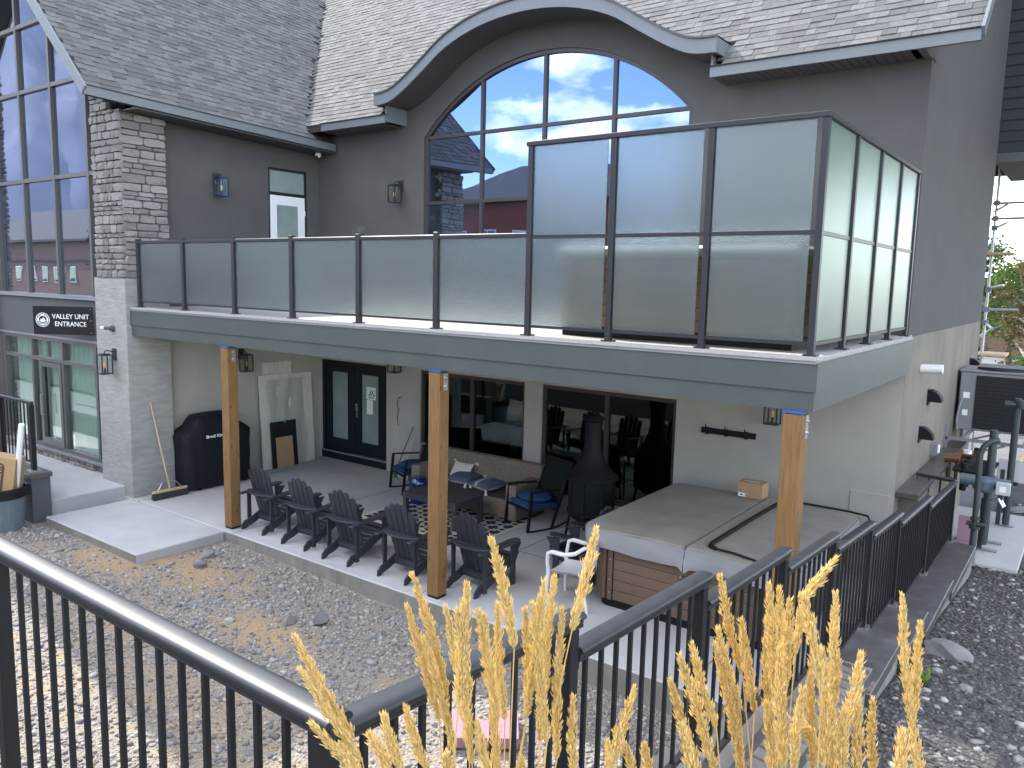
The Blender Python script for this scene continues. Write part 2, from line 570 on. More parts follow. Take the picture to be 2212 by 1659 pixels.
def stone_palette():
    m = MATS['pebble']
    n, l = m.node_tree.nodes, m.node_tree.links
    b = n['Principled BSDF']
    g = n.new('ShaderNodeNewGeometry')
    r = n.new('ShaderNodeValToRGB')
    r.color_ramp.interpolation = 'CONSTANT'
    cols = [(0.0, (.30, .295, .285)), (.2, (.19, .19, .195)), (.38, (.36, .34, .31)), (.52, (.25, .215, .17)), (.64, (.16, .155, .15)), (.76, (.33, .29, .235)), (.88, (.23, .235, .25)), (.95, (.40, .39, .37))]
    while len(r.color_ramp.elements) < len(cols):
        r.color_ramp.elements.new(.5)
    for e, (p, c) in zip(r.color_ramp.elements, cols):
        e.position = p
        e.color = (*c, 1)
    l.new(g.outputs['Random Per Island'], r.inputs['Fac'])
    t = n.new('ShaderNodeTexNoise')
    t.inputs['Scale'].default_value = 60
    tc_ = n.new('ShaderNodeTexCoord')
    l.new(tc_.outputs['Object'], t.inputs['Vector'])
    mr = n.new('ShaderNodeMapRange')
    mr.inputs['To Min'].default_value = .7
    mr.inputs['To Max'].default_value = 1.3
    l.new(t.outputs['Fac'], mr.inputs['Value'])
    h = n.new('ShaderNodeHueSaturation')
    l.new(r.outputs['Color'], h.inputs['Color'])
    l.new(mr.outputs['Result'], h.inputs['Value'])
    l.new(h.outputs['Color'], b.inputs['Base Color'])
stone_palette()
mat('pebble_pale', (0.3, 0.29, 0.27), (0.2, 0.195, 0.185), 14, 0.85, rand=0.5, island=True)
mat('hvac_grey', (0.22, 0.22, 0.23), (0.19, 0.195, 0.2), 6, 0.5)
mat('coil', (0.012, 0.014, 0.018), rough=0.6)
mat('pipe_green', (0.034, 0.044, 0.044), (0.026, 0.034, 0.034), 8, 0.5)
mat('pipe_blue', (0.09, 0.125, 0.15), rough=0.5)
mat('pvc', (0.74, 0.73, 0.69), rough=0.45)
mat('box_grey', (0.48, 0.49, 0.48), rough=0.5)
mat('copper', (0.16, 0.07, 0.04), rough=0.5, metal=0.3)
mat('scaffold', (0.5, 0.46, 0.48), rough=0.45, metal=0.5)
mat('orange', (0.65, 0.13, 0.02), rough=0.6)
mat('leaf_green', (0.055, 0.105, 0.028), (0.10, 0.15, 0.035), 2.2, 0.8, rand=0.4, island=True)
mat('leaf_rust', (0.10, 0.085, 0.03), (0.06, 0.10, 0.032), 2.0, 0.8, rand=0.4, island=True)
mat('leaf_dark', (0.03, 0.06, 0.03), (0.045, 0.08, 0.035), 2.0, 0.85, rand=0.35, island=True)
mat('bark', (0.12, 0.1, 0.08), (0.08, 0.065, 0.05), 12, 0.9)
mat('birch_bark', (0.5, 0.48, 0.44), (0.3, 0.28, 0.25), 14, 0.85)
mat('stem', (0.52, 0.33, 0.10), rough=0.7)
mat('red_siding', (0.20, 0.04, 0.025), (0.17, 0.034, 0.022), 4, 0.8)
mat('brown_siding', (0.17, 0.11, 0.075), (0.14, 0.09, 0.06), 4, 0.8)
mat('far_roof', (0.075, 0.08, 0.078), (0.055, 0.058, 0.056), 12, 0.95, stretch=(1, 1, 8))
mat('asphalt', (0.16, 0.155, 0.15), (0.12, 0.118, 0.115), 2, 0.9, bump=0.3, bscale=90)
mat('interior', (0.16, 0.155, 0.15), rough=0.9)
mat('interior_floor', (0.17, 0.13, 0.1), rough=0.6)
mat('interior_light', (0.7, 0.74, 0.7), rough=0.9)
mat('curtain', (0.8, 0.86, 0.82), rough=0.9)
mat('mountain', (0.13, 0.155, 0.21), (0.17, 0.2, 0.26), 0.02, 0.95, stain=0.8, stain_c=(0.14, 0.16, 0.2), stain_scale=0.009)  # pale blue is distance haze, painted into the slope colour
mat('sign_black', (0.012, 0.012, 0.014), rough=0.25)
mat('sign_white', (0.85, 0.85, 0.85), rough=0.5)
mat('bulb_amber', (0.85, 0.5, 0.12), rough=0.3)
mat('bulb_white', (0.8, 0.78, 0.72), rough=0.3)
mat('cam_white', (0.8, 0.8, 0.8), rough=0.4)
mat('weed', (0.10, 0.17, 0.03), rough=0.8)
mat('siding_dark', (0.022, 0.024, 0.029), (0.019, 0.021, 0.026), 4, 0.7)
glass_mat('glass_arch', (0.10, 0.13, 0.15), 0.6, dirt=0.16, gcol=(0.33, 0.41, 0.64))
glass_mat('glass_gable', (0.16, 0.2, 0.24), 0.62, dirt=0.1, gcol=(0.7, 0.74, 0.95))
glass_mat('glass_store', (0.90, 0.99, 0.95), 0.16)
glass_mat('glass_dark', (0.28, 0.38, 0.38), 0.06, gcol=(0.8, 0.95, 0.95))
glass_mat('glass_clear', (0.93, 0.95, 0.95), 0.03)
frosted_mat('frosted', (0.73, 0.79, 0.78), refl=0.1)
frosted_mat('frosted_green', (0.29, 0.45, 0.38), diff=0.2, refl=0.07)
mat('door_frost', (0.27, 0.32, 0.30), (0.2, 0.245, 0.235), 1.4, 0.25)

def add_translucency(name, f, col):
    m = MATS[name]
    n, l = m.node_tree.nodes, m.node_tree.links
    b = n['Principled BSDF']
    out = [x for x in n if x.type == 'OUTPUT_MATERIAL'][0]
    t = n.new('ShaderNodeBsdfTranslucent')
    t.inputs['Color'].default_value = (*col, 1)
    x = n.new('ShaderNodeMixShader')
    x.inputs['Fac'].default_value = f
    l.new(b.outputs['BSDF'], x.inputs[1])
    l.new(t.outputs['BSDF'], x.inputs[2])
    l.new(x.outputs['Shader'], out.inputs['Surface'])

mat('plume', (0.81, 0.65, 0.30), (0.73, 0.54, 0.20), 60, 0.75, rand=0.18, island=True)
add_translucency('plume', 0.4, (0.85, 0.68, 0.30))
add_translucency('leaf_green', 0.3, (0.12, 0.2, 0.03))
add_translucency('leaf_rust', 0.3, (0.3, 0.17, 0.05))
add_translucency('curtain', 0.4, (0.6, 0.7, 0.64))

# cedar posts: vertical grain and knots
def cedar():
    m = mat('cedar', (0.235, 0.125, 0.041), (0.15, 0.076, 0.024), 5, 0.75, bump=0.2, bscale=22, stretch=(9, 9, 0.7))
    n, l = m.node_tree.nodes, m.node_tree.links
    b = n['Principled BSDF']
    src = b.inputs['Base Color'].links[0].from_socket
    tcn = n.new('ShaderNodeTexCoord')
    mpn = n.new('ShaderNodeMapping')
    mpn.inputs['Scale'].default_value = (7, 7, 3.2)
    l.new(tcn.outputs['Object'], mpn.inputs['Vector'])
    v = n.new('ShaderNodeTexVoronoi')
    v.inputs['Scale'].default_value = 1.0
    v.inputs['Randomness'].default_value = 1.0
    l.new(mpn.outputs['Vector'], v.inputs['Vector'])
    r = n.new('ShaderNodeMapRange')
    r.inputs['From Min'].default_value = 0.05
    r.inputs['From Max'].default_value = 0.15
    r.inputs['To Min'].default_value = 0.85
    r.inputs['To Max'].default_value = 0.0
    l.new(v.outputs['Distance'], r.inputs['Value'])
    x = n.new('ShaderNodeMix')
    x.data_type = 'RGBA'
    l.new(r.outputs['Result'], x.inputs['Factor'])
    l.new(src, x.inputs['A'])
    x.inputs['B'].default_value = (0.09, 0.035, 0.015, 1)
    l.new(x.outputs['Result'], b.inputs['Base Color'])
cedar()

# wicker: woven brick pattern with relief
def wicker():
    m = bpy.data.materials.new('wicker')
    m.use_nodes = True
    n, l = m.node_tree.nodes, m.node_tree.links
    b = n['Principled BSDF']
    b.inputs['Roughness'].default_value = 0.6
    tcn = n.new('ShaderNodeTexCoord')
    sep = n.new('ShaderNodeSeparateXYZ')
    l.new(tcn.outputs['Object'], sep.inputs['Vector'])
    ad = n.new('ShaderNodeMath')
    ad.operation = 'ADD'
    l.new(sep.outputs['X'], ad.inputs[0])
    l.new(sep.outputs['Y'], ad.inputs[1])
    ad2 = n.new('ShaderNodeMath')
    ad2.operation = 'MULTIPLY_ADD'
    l.new(sep.outputs['Y'], ad2.inputs[0])
    ad2.inputs[1].default_value = 0.3
    l.new(sep.outputs['Z'], ad2.inputs[2])
    cb = n.new('ShaderNodeCombineXYZ')
    l.new(ad.outputs[0], cb.inputs['X'])
    l.new(ad2.outputs[0], cb.inputs['Y'])
    br = n.new('ShaderNodeTexBrick')
    br.inputs['Scale'].default_value = 1.0
    br.inputs['Brick Width'].default_value = 0.075
    br.inputs['Row Height'].default_value = 0.028
    br.inputs['Mortar Size'].default_value = 0.004
    br.inputs['Mortar Smooth'].default_value = 0.6
    br.inputs['Color1'].default_value = (0.27, 0.22, 0.163, 1)
    br.inputs['Color2'].default_value = (0.21, 0.168, 0.125, 1)
    br.inputs['Mortar'].default_value = (0.10, 0.078, 0.058, 1)
    l.new(cb.outputs['Vector'], br.inputs['Vector'])
    l.new(br.outputs['Color'], b.inputs['Base Color'])
    bp = n.new('ShaderNodeBump')
    bp.inputs['Strength'].default_value = 0.7
    bp.inputs['Distance'].default_value = 0.012
    bp.invert = True
    l.new(br.outputs['Fac'], bp.inputs['Height'])
    l.new(bp.outputs['Normal'], b.inputs['Normal'])
    MATS['wicker'] = m
wicker()

# flat woven rug: interlocking cream squares on navy
def rug_mat():
    m = bpy.data.materials.new('rug')
    m.use_nodes = True
    n, l = m.node_tree.nodes, m.node_tree.links
    b = n['Principled BSDF']
    b.inputs['Roughness'].default_value = 0.95
    tcn = n.new('ShaderNodeTexCoord')
    sep = n.new('ShaderNodeSeparateXYZ')
    l.new(tcn.outputs['Object'], sep.inputs['Vector'])
    def M(op, a, bb=None, c=None):
        q = n.new('ShaderNodeMath')
        q.operation = op
        for i, v in enumerate((a, bb, c)):
            if v is None:
                continue
            if isinstance(v, (int, float)):
                q.inputs[i].default_value = v
            else:
                l.new(v, q.inputs[i])
        return q.outputs[0]
    def cell(s, off):
        return M('ABSOLUTE', M('SUBTRACT', M('FRACT', M('MULTIPLY_ADD', s, 1 / 0.34, off)), 0.5))
    x0, y0 = cell(sep.outputs['X'], 0.0), cell(sep.outputs['Y'], 0.0)
    x1, y1 = cell(sep.outputs['X'], 0.5), cell(sep.outputs['Y'], 0.5)
    def ring(a, bb, r, w):
        d = M('MAXIMUM', a, bb)
        return M('LESS_THAN', M('ABSOLUTE', M('SUBTRACT', d, r)), w)
    r1 = ring(x0, y0, 0.33, 0.045)
    r2 = ring(x1, y1, 0.33, 0.045)
    lines = M('MAXIMUM', r1, r2)
    ex = M('GREATER_THAN', M('ABSOLUTE', sep.outputs['X']), 1.15 - 0.06)
    ey = M('GREATER_THAN', M('ABSOLUTE', sep.outputs['Y']), 0.76 - 0.06)
    tot = M('MAXIMUM', lines, M('MAXIMUM', ex, ey))
    x = n.new('ShaderNodeMix')
    x.data_type = 'RGBA'
    x.inputs['A'].default_value = (0.012, 0.016, 0.045, 1)
    x.inputs['B'].default_value = (0.52, 0.47, 0.37, 1)
    l.new(tot, x.inputs['Factor'])
    l.new(x.outputs['Result'], b.inputs['Base Color'])
    MATS['rug'] = m
rug_mat()

# pillow stripes
def striped():
    m = mat('pillow_striped', (0.075, 0.095, 0.15), (0.06, 0.077, 0.125), 25, 0.9, bump=0.3, bscale=60)
    n, l = m.node_tree.nodes, m.node_tree.links
    b = n['Principled BSDF']
    src = b.inputs['Base Color'].links[0].from_socket
    tcn = n.new('ShaderNodeTexCoord')
    sep = n.new('ShaderNodeSeparateXYZ')
    l.new(tcn.outputs['Object'], sep.inputs['Vector'])
    tot = None
    for c0, w in ((-0.075, 0.006), (-0.035, 0.006), (-0.055, 0.003)):
        s = n.new('ShaderNodeMath'); s.operation = 'SUBTRACT'; s.inputs[1].default_value = c0
        l.new(sep.outputs['X'], s.inputs[0])
        a = n.new('ShaderNodeMath'); a.operation = 'ABSOLUTE'
        l.new(s.outputs[0], a.inputs[0])
        t = n.new('ShaderNodeMath'); t.operation = 'LESS_THAN'; t.inputs[1].default_value = w
        l.new(a.outputs[0], t.inputs[0])
        if tot is None:
            tot = t.outputs[0]
        else:
            k = n.new('ShaderNodeMath'); k.operation = 'MAXIMUM'
            l.new(tot, k.inputs[0]); l.new(t.outputs[0], k.inputs[1])
            tot = k.outputs[0]
    x = n.new('ShaderNodeMix'); x.data_type = 'RGBA'
    l.new(tot, x.inputs['Factor']); l.new(src, x.inputs['A'])
    x.inputs['B'].default_value = (0.65, 0.63, 0.6, 1)
    l.new(x.outputs['Result'], b.inputs['Base Color'])
striped()

# gravel ground: stones in relief, sandy patches from a colour attribute
def ground_mat(name, a, bb, sand):
    m = bpy.data.materials.new(name)
    m.use_nodes = True
    n, l = m.node_tree.nodes, m.node_tree.links
    b = n['Principled BSDF']
    b.inputs['Roughness'].default_value = 0.95
    tcn = n.new('ShaderNodeTexCoord')
    v = n.new('ShaderNodeTexVoronoi')
    v.inputs['Scale'].default_value = 34
    l.new(tcn.outputs['Object'], v.inputs['Vector'])
    sepc = n.new('ShaderNodeSeparateColor')
    l.new(v.outputs['Color'], sepc.inputs['Color'])
    x = n.new('ShaderNodeMix'); x.data_type = 'RGBA'
    x.inputs['A'].default_value = (*a, 1)
    x.inputs['B'].default_value = (*bb, 1)
    l.new(sepc.outputs['Red'], x.inputs['Factor'])
    at_ = n.new('ShaderNodeAttribute')
    at_.attribute_name = 'sand'
    t = n.new('ShaderNodeTexNoise')
    t.inputs['Scale'].default_value = 3.5
    t.inputs['Detail'].default_value = 8
    l.new(tcn.outputs['Object'], t.inputs['Vector'])
    ma = n.new('ShaderNodeMath'); ma.operation = 'MULTIPLY_ADD'
    l.new(t.outputs['Fac'], ma.inputs[0]); ma.inputs[1].default_value = 1.6; ma.inputs[2].default_value = -0.8
    mb = n.new('ShaderNodeMath'); mb.operation = 'ADD'; mb.use_clamp = True
    l.new(ma.outputs[0], mb.inputs[0]); l.new(at_.outputs['Fac'], mb.inputs[1])
    y = n.new('ShaderNodeMix'); y.data_type = 'RGBA'
    l.new(mb.outputs[0], y.inputs['Factor'])
    l.new(x.outputs['Result'], y.inputs['A'])
    y.inputs['B'].default_value = (*sand, 1)
    l.new(y.outputs['Result'], b.inputs['Base Color'])
    bp = n.new('ShaderNodeBump')
    bp.inputs['Strength'].default_value = 0.8
    bp.inputs['Distance'].default_value = 0.02
    bp.invert = True
    l.new(v.outputs['Distance'], bp.inputs['Height'])
    l.new(bp.outputs['Normal'], b.inputs['Normal'])
    MATS[name] = m
ground_mat('ground_gravel', (0.28, 0.25, 0.21), (0.19, 0.168, 0.142), (0.37, 0.26, 0.14))
ground_mat('slope_gravel', (0.075, 0.073, 0.07), (0.04, 0.039, 0.038), (0.13, 0.12, 0.11))
# ------------------------------------------------------------------ setting
P = -3.2            # patio level
GZ = -3.39          # gravel yard level

def fbm(x, y, s=1.0):
    return (math.sin(x * 1.7 * s + 1.3) * math.cos(y * 2.1 * s - .4) + 0.5 * math.sin(x * 4.3 * s - y * 3.7 * s) + 0.35 * math.cos(x * 7.9 * s + y * 9.1 * s + 2)) / 1.85

def yard_z(x, y):
    return -3.325 - 0.022 * max(0.0, x + 9.0) + 0.02 * fbm(x, y)

def slope_z(x, y):
    base = -2.42 - 0.125 * (y + 1.1)
    base = max(-3.14, min(-1.75, base))
    return base + 0.02 * fbm(x, y)

MB().box(-400, 400, -700, 700, -3.9, -3.6).build('ground', 'asphalt')
COL.objects['ground']['kind'] = 'structure'

SAND = [(-7.5, -1.15, 1.0, 0.42, 0.95), (-8.6, -1.75, 0.9, 0.3, 0.9), (-5.35, -1.65, 0.75, 0.33, 0.9), (-6.6, -0.75, 0.5, 0.2, 0.5), (-4.3, -2.5, 0.55, 0.2, 0.35), (-3.2, -1.5, 0.5, 0.22, 0.4), (-6.2, -3.6, 1.2, 0.4, 0.3), (-4.6, -2.9, 1.3, 0.6, 0.42), (-3.0, -3.4, 1.1, 0.5, 0.4), (-6.9, -2.6, 1.2, 0.5, 0.42), (-2.2, -4.6, 1.4, 0.5, 0.35), (-9.6, -2.6, 1.2, 0.5, 0.4)]
def sand_at(x, y):
    s = 0.0
    for cx, cy, ra, rb, w in SAND:
        d = ((x - cx) / ra) ** 2 + ((y - cy) / rb) ** 2
        s = max(s, w * max(0.0, 1 - d * 0.55))
    return s

def sheet(name, m, x0, x1, nx, y0, y1, ny, fz, fs):
    b = MB()
    b.grid(lambda u, v: (x0 + (x1 - x0) * u, y0 + (y1 - y0) * v, fz(x0 + (x1 - x0) * u, y0 + (y1 - y0) * v)), nx, ny)
    o = b.build(name, m, smooth=3.2)
    at_ = o.data.attributes.new('sand', 'FLOAT', 'POINT')
    at_.data.foreach_set('value', [fs(p.co.x, p.co.y) for p in o.data.vertices])
    tag(o, kind='structure')
    return o

sheet('gravel_yard', 'ground_gravel', -16, 0.55, 150, -5.7, -0.1, 60, yard_z, sand_at)
sheet('gravel_slope', 'slope_gravel', 0.78, 6.0, 40, -9.0, 16.0, 150, slope_z, lambda x, y: 0.25 if y < -2 else 0.0)
MB().box(-90, 60, -120, -8.9, -3.55, -1.72).build('road', 'asphalt')
tag(COL.objects['road'], kind='structure')
MB().box(-90, 0.45, -8.95, -5.95, -3.5, -1.62).build('road_verge', 'slope_gravel')
tag(COL.objects['road_verge'], kind='structure')

ICO = None
def pebbles(name, m, n, x0, x1, y0, y1, fz, keep, smin, smax, seed, flat=(0.35, 0.75), power=2.5):
    """a scatter of irregular stones, joined (nobody could count them)"""
    bm = bmesh.new()
    bmesh.ops.create_icosphere(bm, subdivisions=1, radius=1.0)
    bv = np.array([v.co[:] for v in bm.verts]); bf = np.array([[v.index for v in f.verts] for f in bm.faces])
    bm.free()
    r = np.random.default_rng(seed)
    xs, ys = r.uniform(x0, x1, n), r.uniform(y0, y1, n)
    ok = np.array([keep(x, y, q) for x, y, q in zip(xs, ys, r.uniform(0, 1, n))])
    xs, ys = xs[ok], ys[ok]
    n = len(xs)
    zs = np.array([fz(x, y) for x, y in zip(xs, ys)])
    s = smin + (smax - smin) * r.uniform(0, 1, n) ** power
    a = r.uniform(0, 2 * np.pi, n)
    sc = np.stack([s, s * r.uniform(0.6, 0.95, n), s * r.uniform(flat[0], flat[1], n)], 1)
    jit = 1 + r.uniform(-0.22, 0.22, (n, len(bv), 1))
    v = bv[None] * jit * sc[:, None, :]
    tx = r.uniform(-.35, .35, n)
    c, sn = np.cos(tx)[:, None], np.sin(tx)[:, None]
    vy, vz = v[:, :, 1] * c - v[:, :, 2] * sn, v[:, :, 1] * sn + v[:, :, 2] * c
    ca, sa = np.cos(a)[:, None], np.sin(a)[:, None]
    vx2, vy2 = v[:, :, 0] * ca - vy * sa, v[:, :, 0] * sa + vy * ca
    out = np.stack([vx2 + xs[:, None], vy2 + ys[:, None], vz + zs[:, None] + sc[:, 2:3] * 0.25], 2).reshape(-1, 3)
    F = (bf[None] + (np.arange(n) * len(bv))[:, None, None]).reshape(-1)
    me = bpy.data.meshes.new(name)
    me.vertices.add(len(out)); me.vertices.foreach_set('co', out.ravel())
    me.loops.add(len(F)); me.loops.foreach_set('vertex_index', F.astype(np.int32))
    nf = len(F) // 3
    me.polygons.add(nf); me.polygons.foreach_set('loop_start', np.arange(0, 3 * nf, 3, dtype=np.int32))
    me.update(calc_edges=True)
    me.materials.append(MATS[m])
    o = bpy.data.objects.new(name, me)
    COL.objects.link(o)
    tag(o, kind='stuff')
    return o

def in_slab(x, y):
    return (x > -8.22 and y > -0.24) or (-10.95 < x <= -8.1 and y > -1.6) or (x < -10.9 and y > -1.75)

def keep_yard(x, y, q):
    if in_slab(x, y):
        return False
    # keep what the camera can see (plus a margin)
    d = Vector((x, y, GZ)) - CAM_LOC
    zc = d.dot(fw)
    if zc < 0.5 or abs(d.dot(rx)) > zc * 0.80 or d.dot(dn) > zc * 0.62:
        return False
    return q < 1.0 - 0.85 * sand_at(x, y)

tag(pebbles('gravel', 'pebble', 88000, -14.5, 0.5, -5.6, -0.15, yard_z, keep_yard, 0.006, 0.036, 3, power=4.5), 'loose grey and tan gravel over the yard between railing and patio', 'gravel', kind='stuff')
def keep_slope(x, y, q):
    d = Vector((x, y, slope_z(x, y))) - CAM_LOC
    zc = d.dot(fw)
    return zc > 0.5 and abs(d.dot(rx)) < zc * 0.75 and d.dot(dn) < zc * 0.6
tag(pebbles('dark_gravel', 'pebble_dark', 42000, 0.88, 3.4, -4.5, 9.5, slope_z, keep_slope, 0.008, 0.03, 5, flat=(0.25, 0.5)), 'dark crushed gravel on the slope right of the stepped railing', 'gravel', kind='stuff')

tag(pebbles('pale_gravel', 'pebble_pale', 2600, 0.9, 3.4, -4.5, 9.5, slope_z, keep_slope, 0.009, 0.05, 9, flat=(0.3, 0.6), power=4), 'scattered pale stones among the dark gravel on the slope', 'gravel', kind='stuff')
tag(pebbles('loose_stones', 'pebble_pale', 1100, -14, 0.5, -5.6, -0.15, yard_z, keep_yard, 0.015, 0.075, 13, flat=(0.3, 0.6), power=4), 'larger loose stones scattered over the gravel yard', 'stones', kind='stuff')
# patio slabs
b = MB(); b.box(-10.6, 0.25, -0.2, 4.02, P - 0.35, P)
o = tag(b.build('patio', 'concrete', bevel=0.012), kind='structure')
b = MB(); b.box(-10.87, -8.2, -1.55, -0.215, P - 0.2, P - 0.006)
o = tag(b.build('patio_extension', 'concrete', bevel=0.012), kind='structure')
b = MB(); b.box(-11.1, -10.62, -0.21, 4.02, P - 0.3, P - 0.004)
o = tag(b.build('patio_strip', 'concrete'), kind='structure')
for k, (xa, ya, xb, yb) in enumerate([(-8.0, -0.2, -8.0, 4.0), (-4.35, -0.2, -4.35, 4.0), (-10.5, 1.9, 0.0, 1.9), (-0.9, -0.2, -0.9, 4.0)]):
    MB().box(xa - .004, xb + .004, ya - .004, yb + .004, P - 0.001, P + 0.0015).build('patio_joint', 'print_dark')
    tag(COL.objects['patio_joint' + ('' if k == 0 else '.%03d' % k)], kind='structure')
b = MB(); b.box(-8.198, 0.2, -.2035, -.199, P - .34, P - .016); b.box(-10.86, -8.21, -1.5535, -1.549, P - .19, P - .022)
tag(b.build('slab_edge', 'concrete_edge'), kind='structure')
# raised landing at the entrance
b = MB(); b.box(-18, -11.1, -1.38, 0.3, P - 0.3, -3.03)
tag(b.build('entrance_landing', 'concrete', bevel=0.01), kind='structure')
b = MB(); b.box(0.12, 1.36, 5.3, 8.4, -3.4, -3.09)
tag(b.build('concrete_pad', 'concrete', bevel=0.012), kind='structure')

# mountain across the valley, seen only in the glass
def mtn(u, v):
    a = rad(-58 - 34 * u)
    d = 700 + 800 * v
    x, y = math.sin(a) * d, -math.cos(a) * d
    ridge = 420 * min(1.0, u * 5) ** .7 * (1 + .12 * math.sin(u * 9.0) + .09 * math.sin(u * 23 + 1) + .05 * math.sin(u * 71))
    z = ridge * (v ** 0.8) + 16 * fbm(x * .02, y * .02)
    return (x, y, -4 + z)
b = MB(); b.grid(mtn, 90, 24)
tag(b.build('mountain', 'mountain', smooth=3.2), kind='structure')
# ------------------------------------------------------------------ the building
BLD = thing('apartment_building', 'dark grey stucco building with shingled roofs, arched window and eyebrow dormer', 'building', (-5.5, 4.0, P))

def smooth_curve(pts, n):
    out = []
    m = len(pts) - 1
    for i in range(n + 1):
        t = i / n * m
        k = min(int(t), m - 1)
        f = t - k
        p0, p1, p2, p3 = pts[max(k - 1, 0)], pts[k], pts[k + 1], pts[min(k + 2, m)]
        q = []
        for a in (0, 1):
            q.append(0.5 * ((2 * p1[a]) + (-p0[a] + p2[a]) * f + (2 * p0[a] - 5 * p1[a] + 4 * p2[a] - p3[a]) * f * f + (-p0[a] + 3 * p1[a] - 3 * p2[a] + p3[a]) * f ** 3))
        out.append(tuple(q))
    return out

EB = smooth_curve([(-8.75, 3.575), (-8.4, 3.605), (-8.05, 3.755), (-7.62, 4.01), (-7.1, 4.32), (-6.4, 4.54), (-5.58, 4.62), (-4.76, 4.54), (-4.06, 4.32), (-3.54, 4.01), (-3.11, 3.755), (-2.76, 3.605), (-2.41, 3.575)], 48)
EB_T = 0.19          # fascia height
def eb_z(x):
    for a, b_ in zip(EB, EB[1:]):
        if a[0] <= x <= b_[0]:
            f = (x - a[0]) / (b_[0] - a[0])
            return a[1] + f * (b_[1] - a[1])
    return None

EY, EZ = 3.48, 3.42   # main eave edge
def main_z(y):
    return EZ + (y - EY)
LX, LZ = -10.5, 3.215  # left wing eave edge
def lw_z(x, y):
    return LZ - 0.035 * (y - 1.4) + (LX - x)

# --- lower front wall with openings
WY0, WY1 = 4.0, 4.25
b = MB()
ZO = -1.13
b.box(-11.05, .03, WY0, WY1, ZO, 0.0)
for xa, xb in ((-11.05, -11.0), (-9.1, -8.215), (-5.8, -5.45), (-3.02, .03)):
    b.box(xa, xb, WY0, WY1, -3.3, ZO)
b.box(-5.45, -3.02, WY0, WY1, -3.3, -2.95)
b.box(-8.215, -5.8, WY0, WY1, -3.3, -3.14)
b.box(-11.0, -9.1, WY0, WY1, -3.3, -3.19)
b.build('lower_wall', 'beige_stucco', BLD)
# --- upper front wall with arched opening
AX0, AX1, AZS, AR, AZC = -8.16, -3.0, 3.07, 3.47, 0.75
ACX = (AX0 + AX1) / 2
def arch_z(x):
    return AZC + math.sqrt(max(AR * AR - (x - ACX) ** 2, 0))
arc = [(AX0 + (AX1 - AX0) * i / 32, arch_z(AX0 + (AX1 - AX0) * i / 32)) for i in range(33)]
poly = [(-11.05, 0.0), (AX0, 0.0)] + arc + [(AX1, 0.0), (.03, 0.0), (.03, 3.32), (-2.41, 3.32)] + [(x, z + .02) for x, z in reversed(EB)] + [(-8.75, 3.32), (-11.05, 3.32)]
b = MB(); b.prism(poly, 'y', WY0, WY1)
b.box(AX0, AX1, WY0, WY1, 0.0, 0.12)
b.build('upper_wall', 'dark_stucco', BLD)
# --- right end wall
b = MB(); b.box(-.02, .034, 4.002, 11.2, -3.4, -0.02); b.build('side_wall_base', 'raw_render', BLD)
b = MB(); b.prism([(4.25, -.02), (11.2, -.02), (11.2, 7.8), (9.6, 9.4), (4.25, 4.05)], 'x', -.25, .03)
b.prism([(3.482, 3.3), (3.482, 3.312), (4.25, 4.05), (4.25, 3.3)], 'x', -.05, .03)
b.build('side_wall', 'dark_stucco', BLD)
# --- left wing side wall
LWX = -11.05
b = MB(); b.box(-11.3, LWX, .3, 3.998, -3.4, -0.02); b.build('wing_wall_base', 'beige_stucco', BLD)
b = MB()
DY0, DY1, DZT = 2.79, 3.70, 2.61
b.box(-11.3, LWX, .3, DY0, -0.02, 3.12); b.box(-11.3, LWX, DY1, 3.998, -0.02, 3.12); b.box(-11.3, LWX, DY0, DY1, DZT, 3.12)
b.build('wing_wall', 'dark_stucco', BLD)
# interiors so that the glass looks into rooms
b = MB()
b.box(-10.95, -.26, 9.0, 9.1, -3.2, 5.6); b.box(-10.95, -.26, 4.26, 9.0, -.32, -.06)
b.box(-9.0, -8.9, 4.3, 9.0, -3.2, -.32)
b.build('inner_wall', 'interior', BLD)
b = MB(); b.box(-10.95, -.26, 4.26, 9.0, -3.3, -3.19); b.box(-10.95, -.26, 4.26, 9.0, -.06, -.05); b.build('inner_floor', 'interior_floor', BLD)
b = MB()
b.prism([(-17.0, -3.2), (-11.31, -3.2), (-11.31, 3.6), (-15.2, 7.3), (-17.0, 5.6)], 'y', 5.0, 5.1); b.box(-17.0, -11.31, .2, 5.0, -.3, -.2); b.box(-17.1, -17.0, .1, 5.1, -3.2, 5.5)
b.build('wing_inner_wall', 'interior_light', BLD)

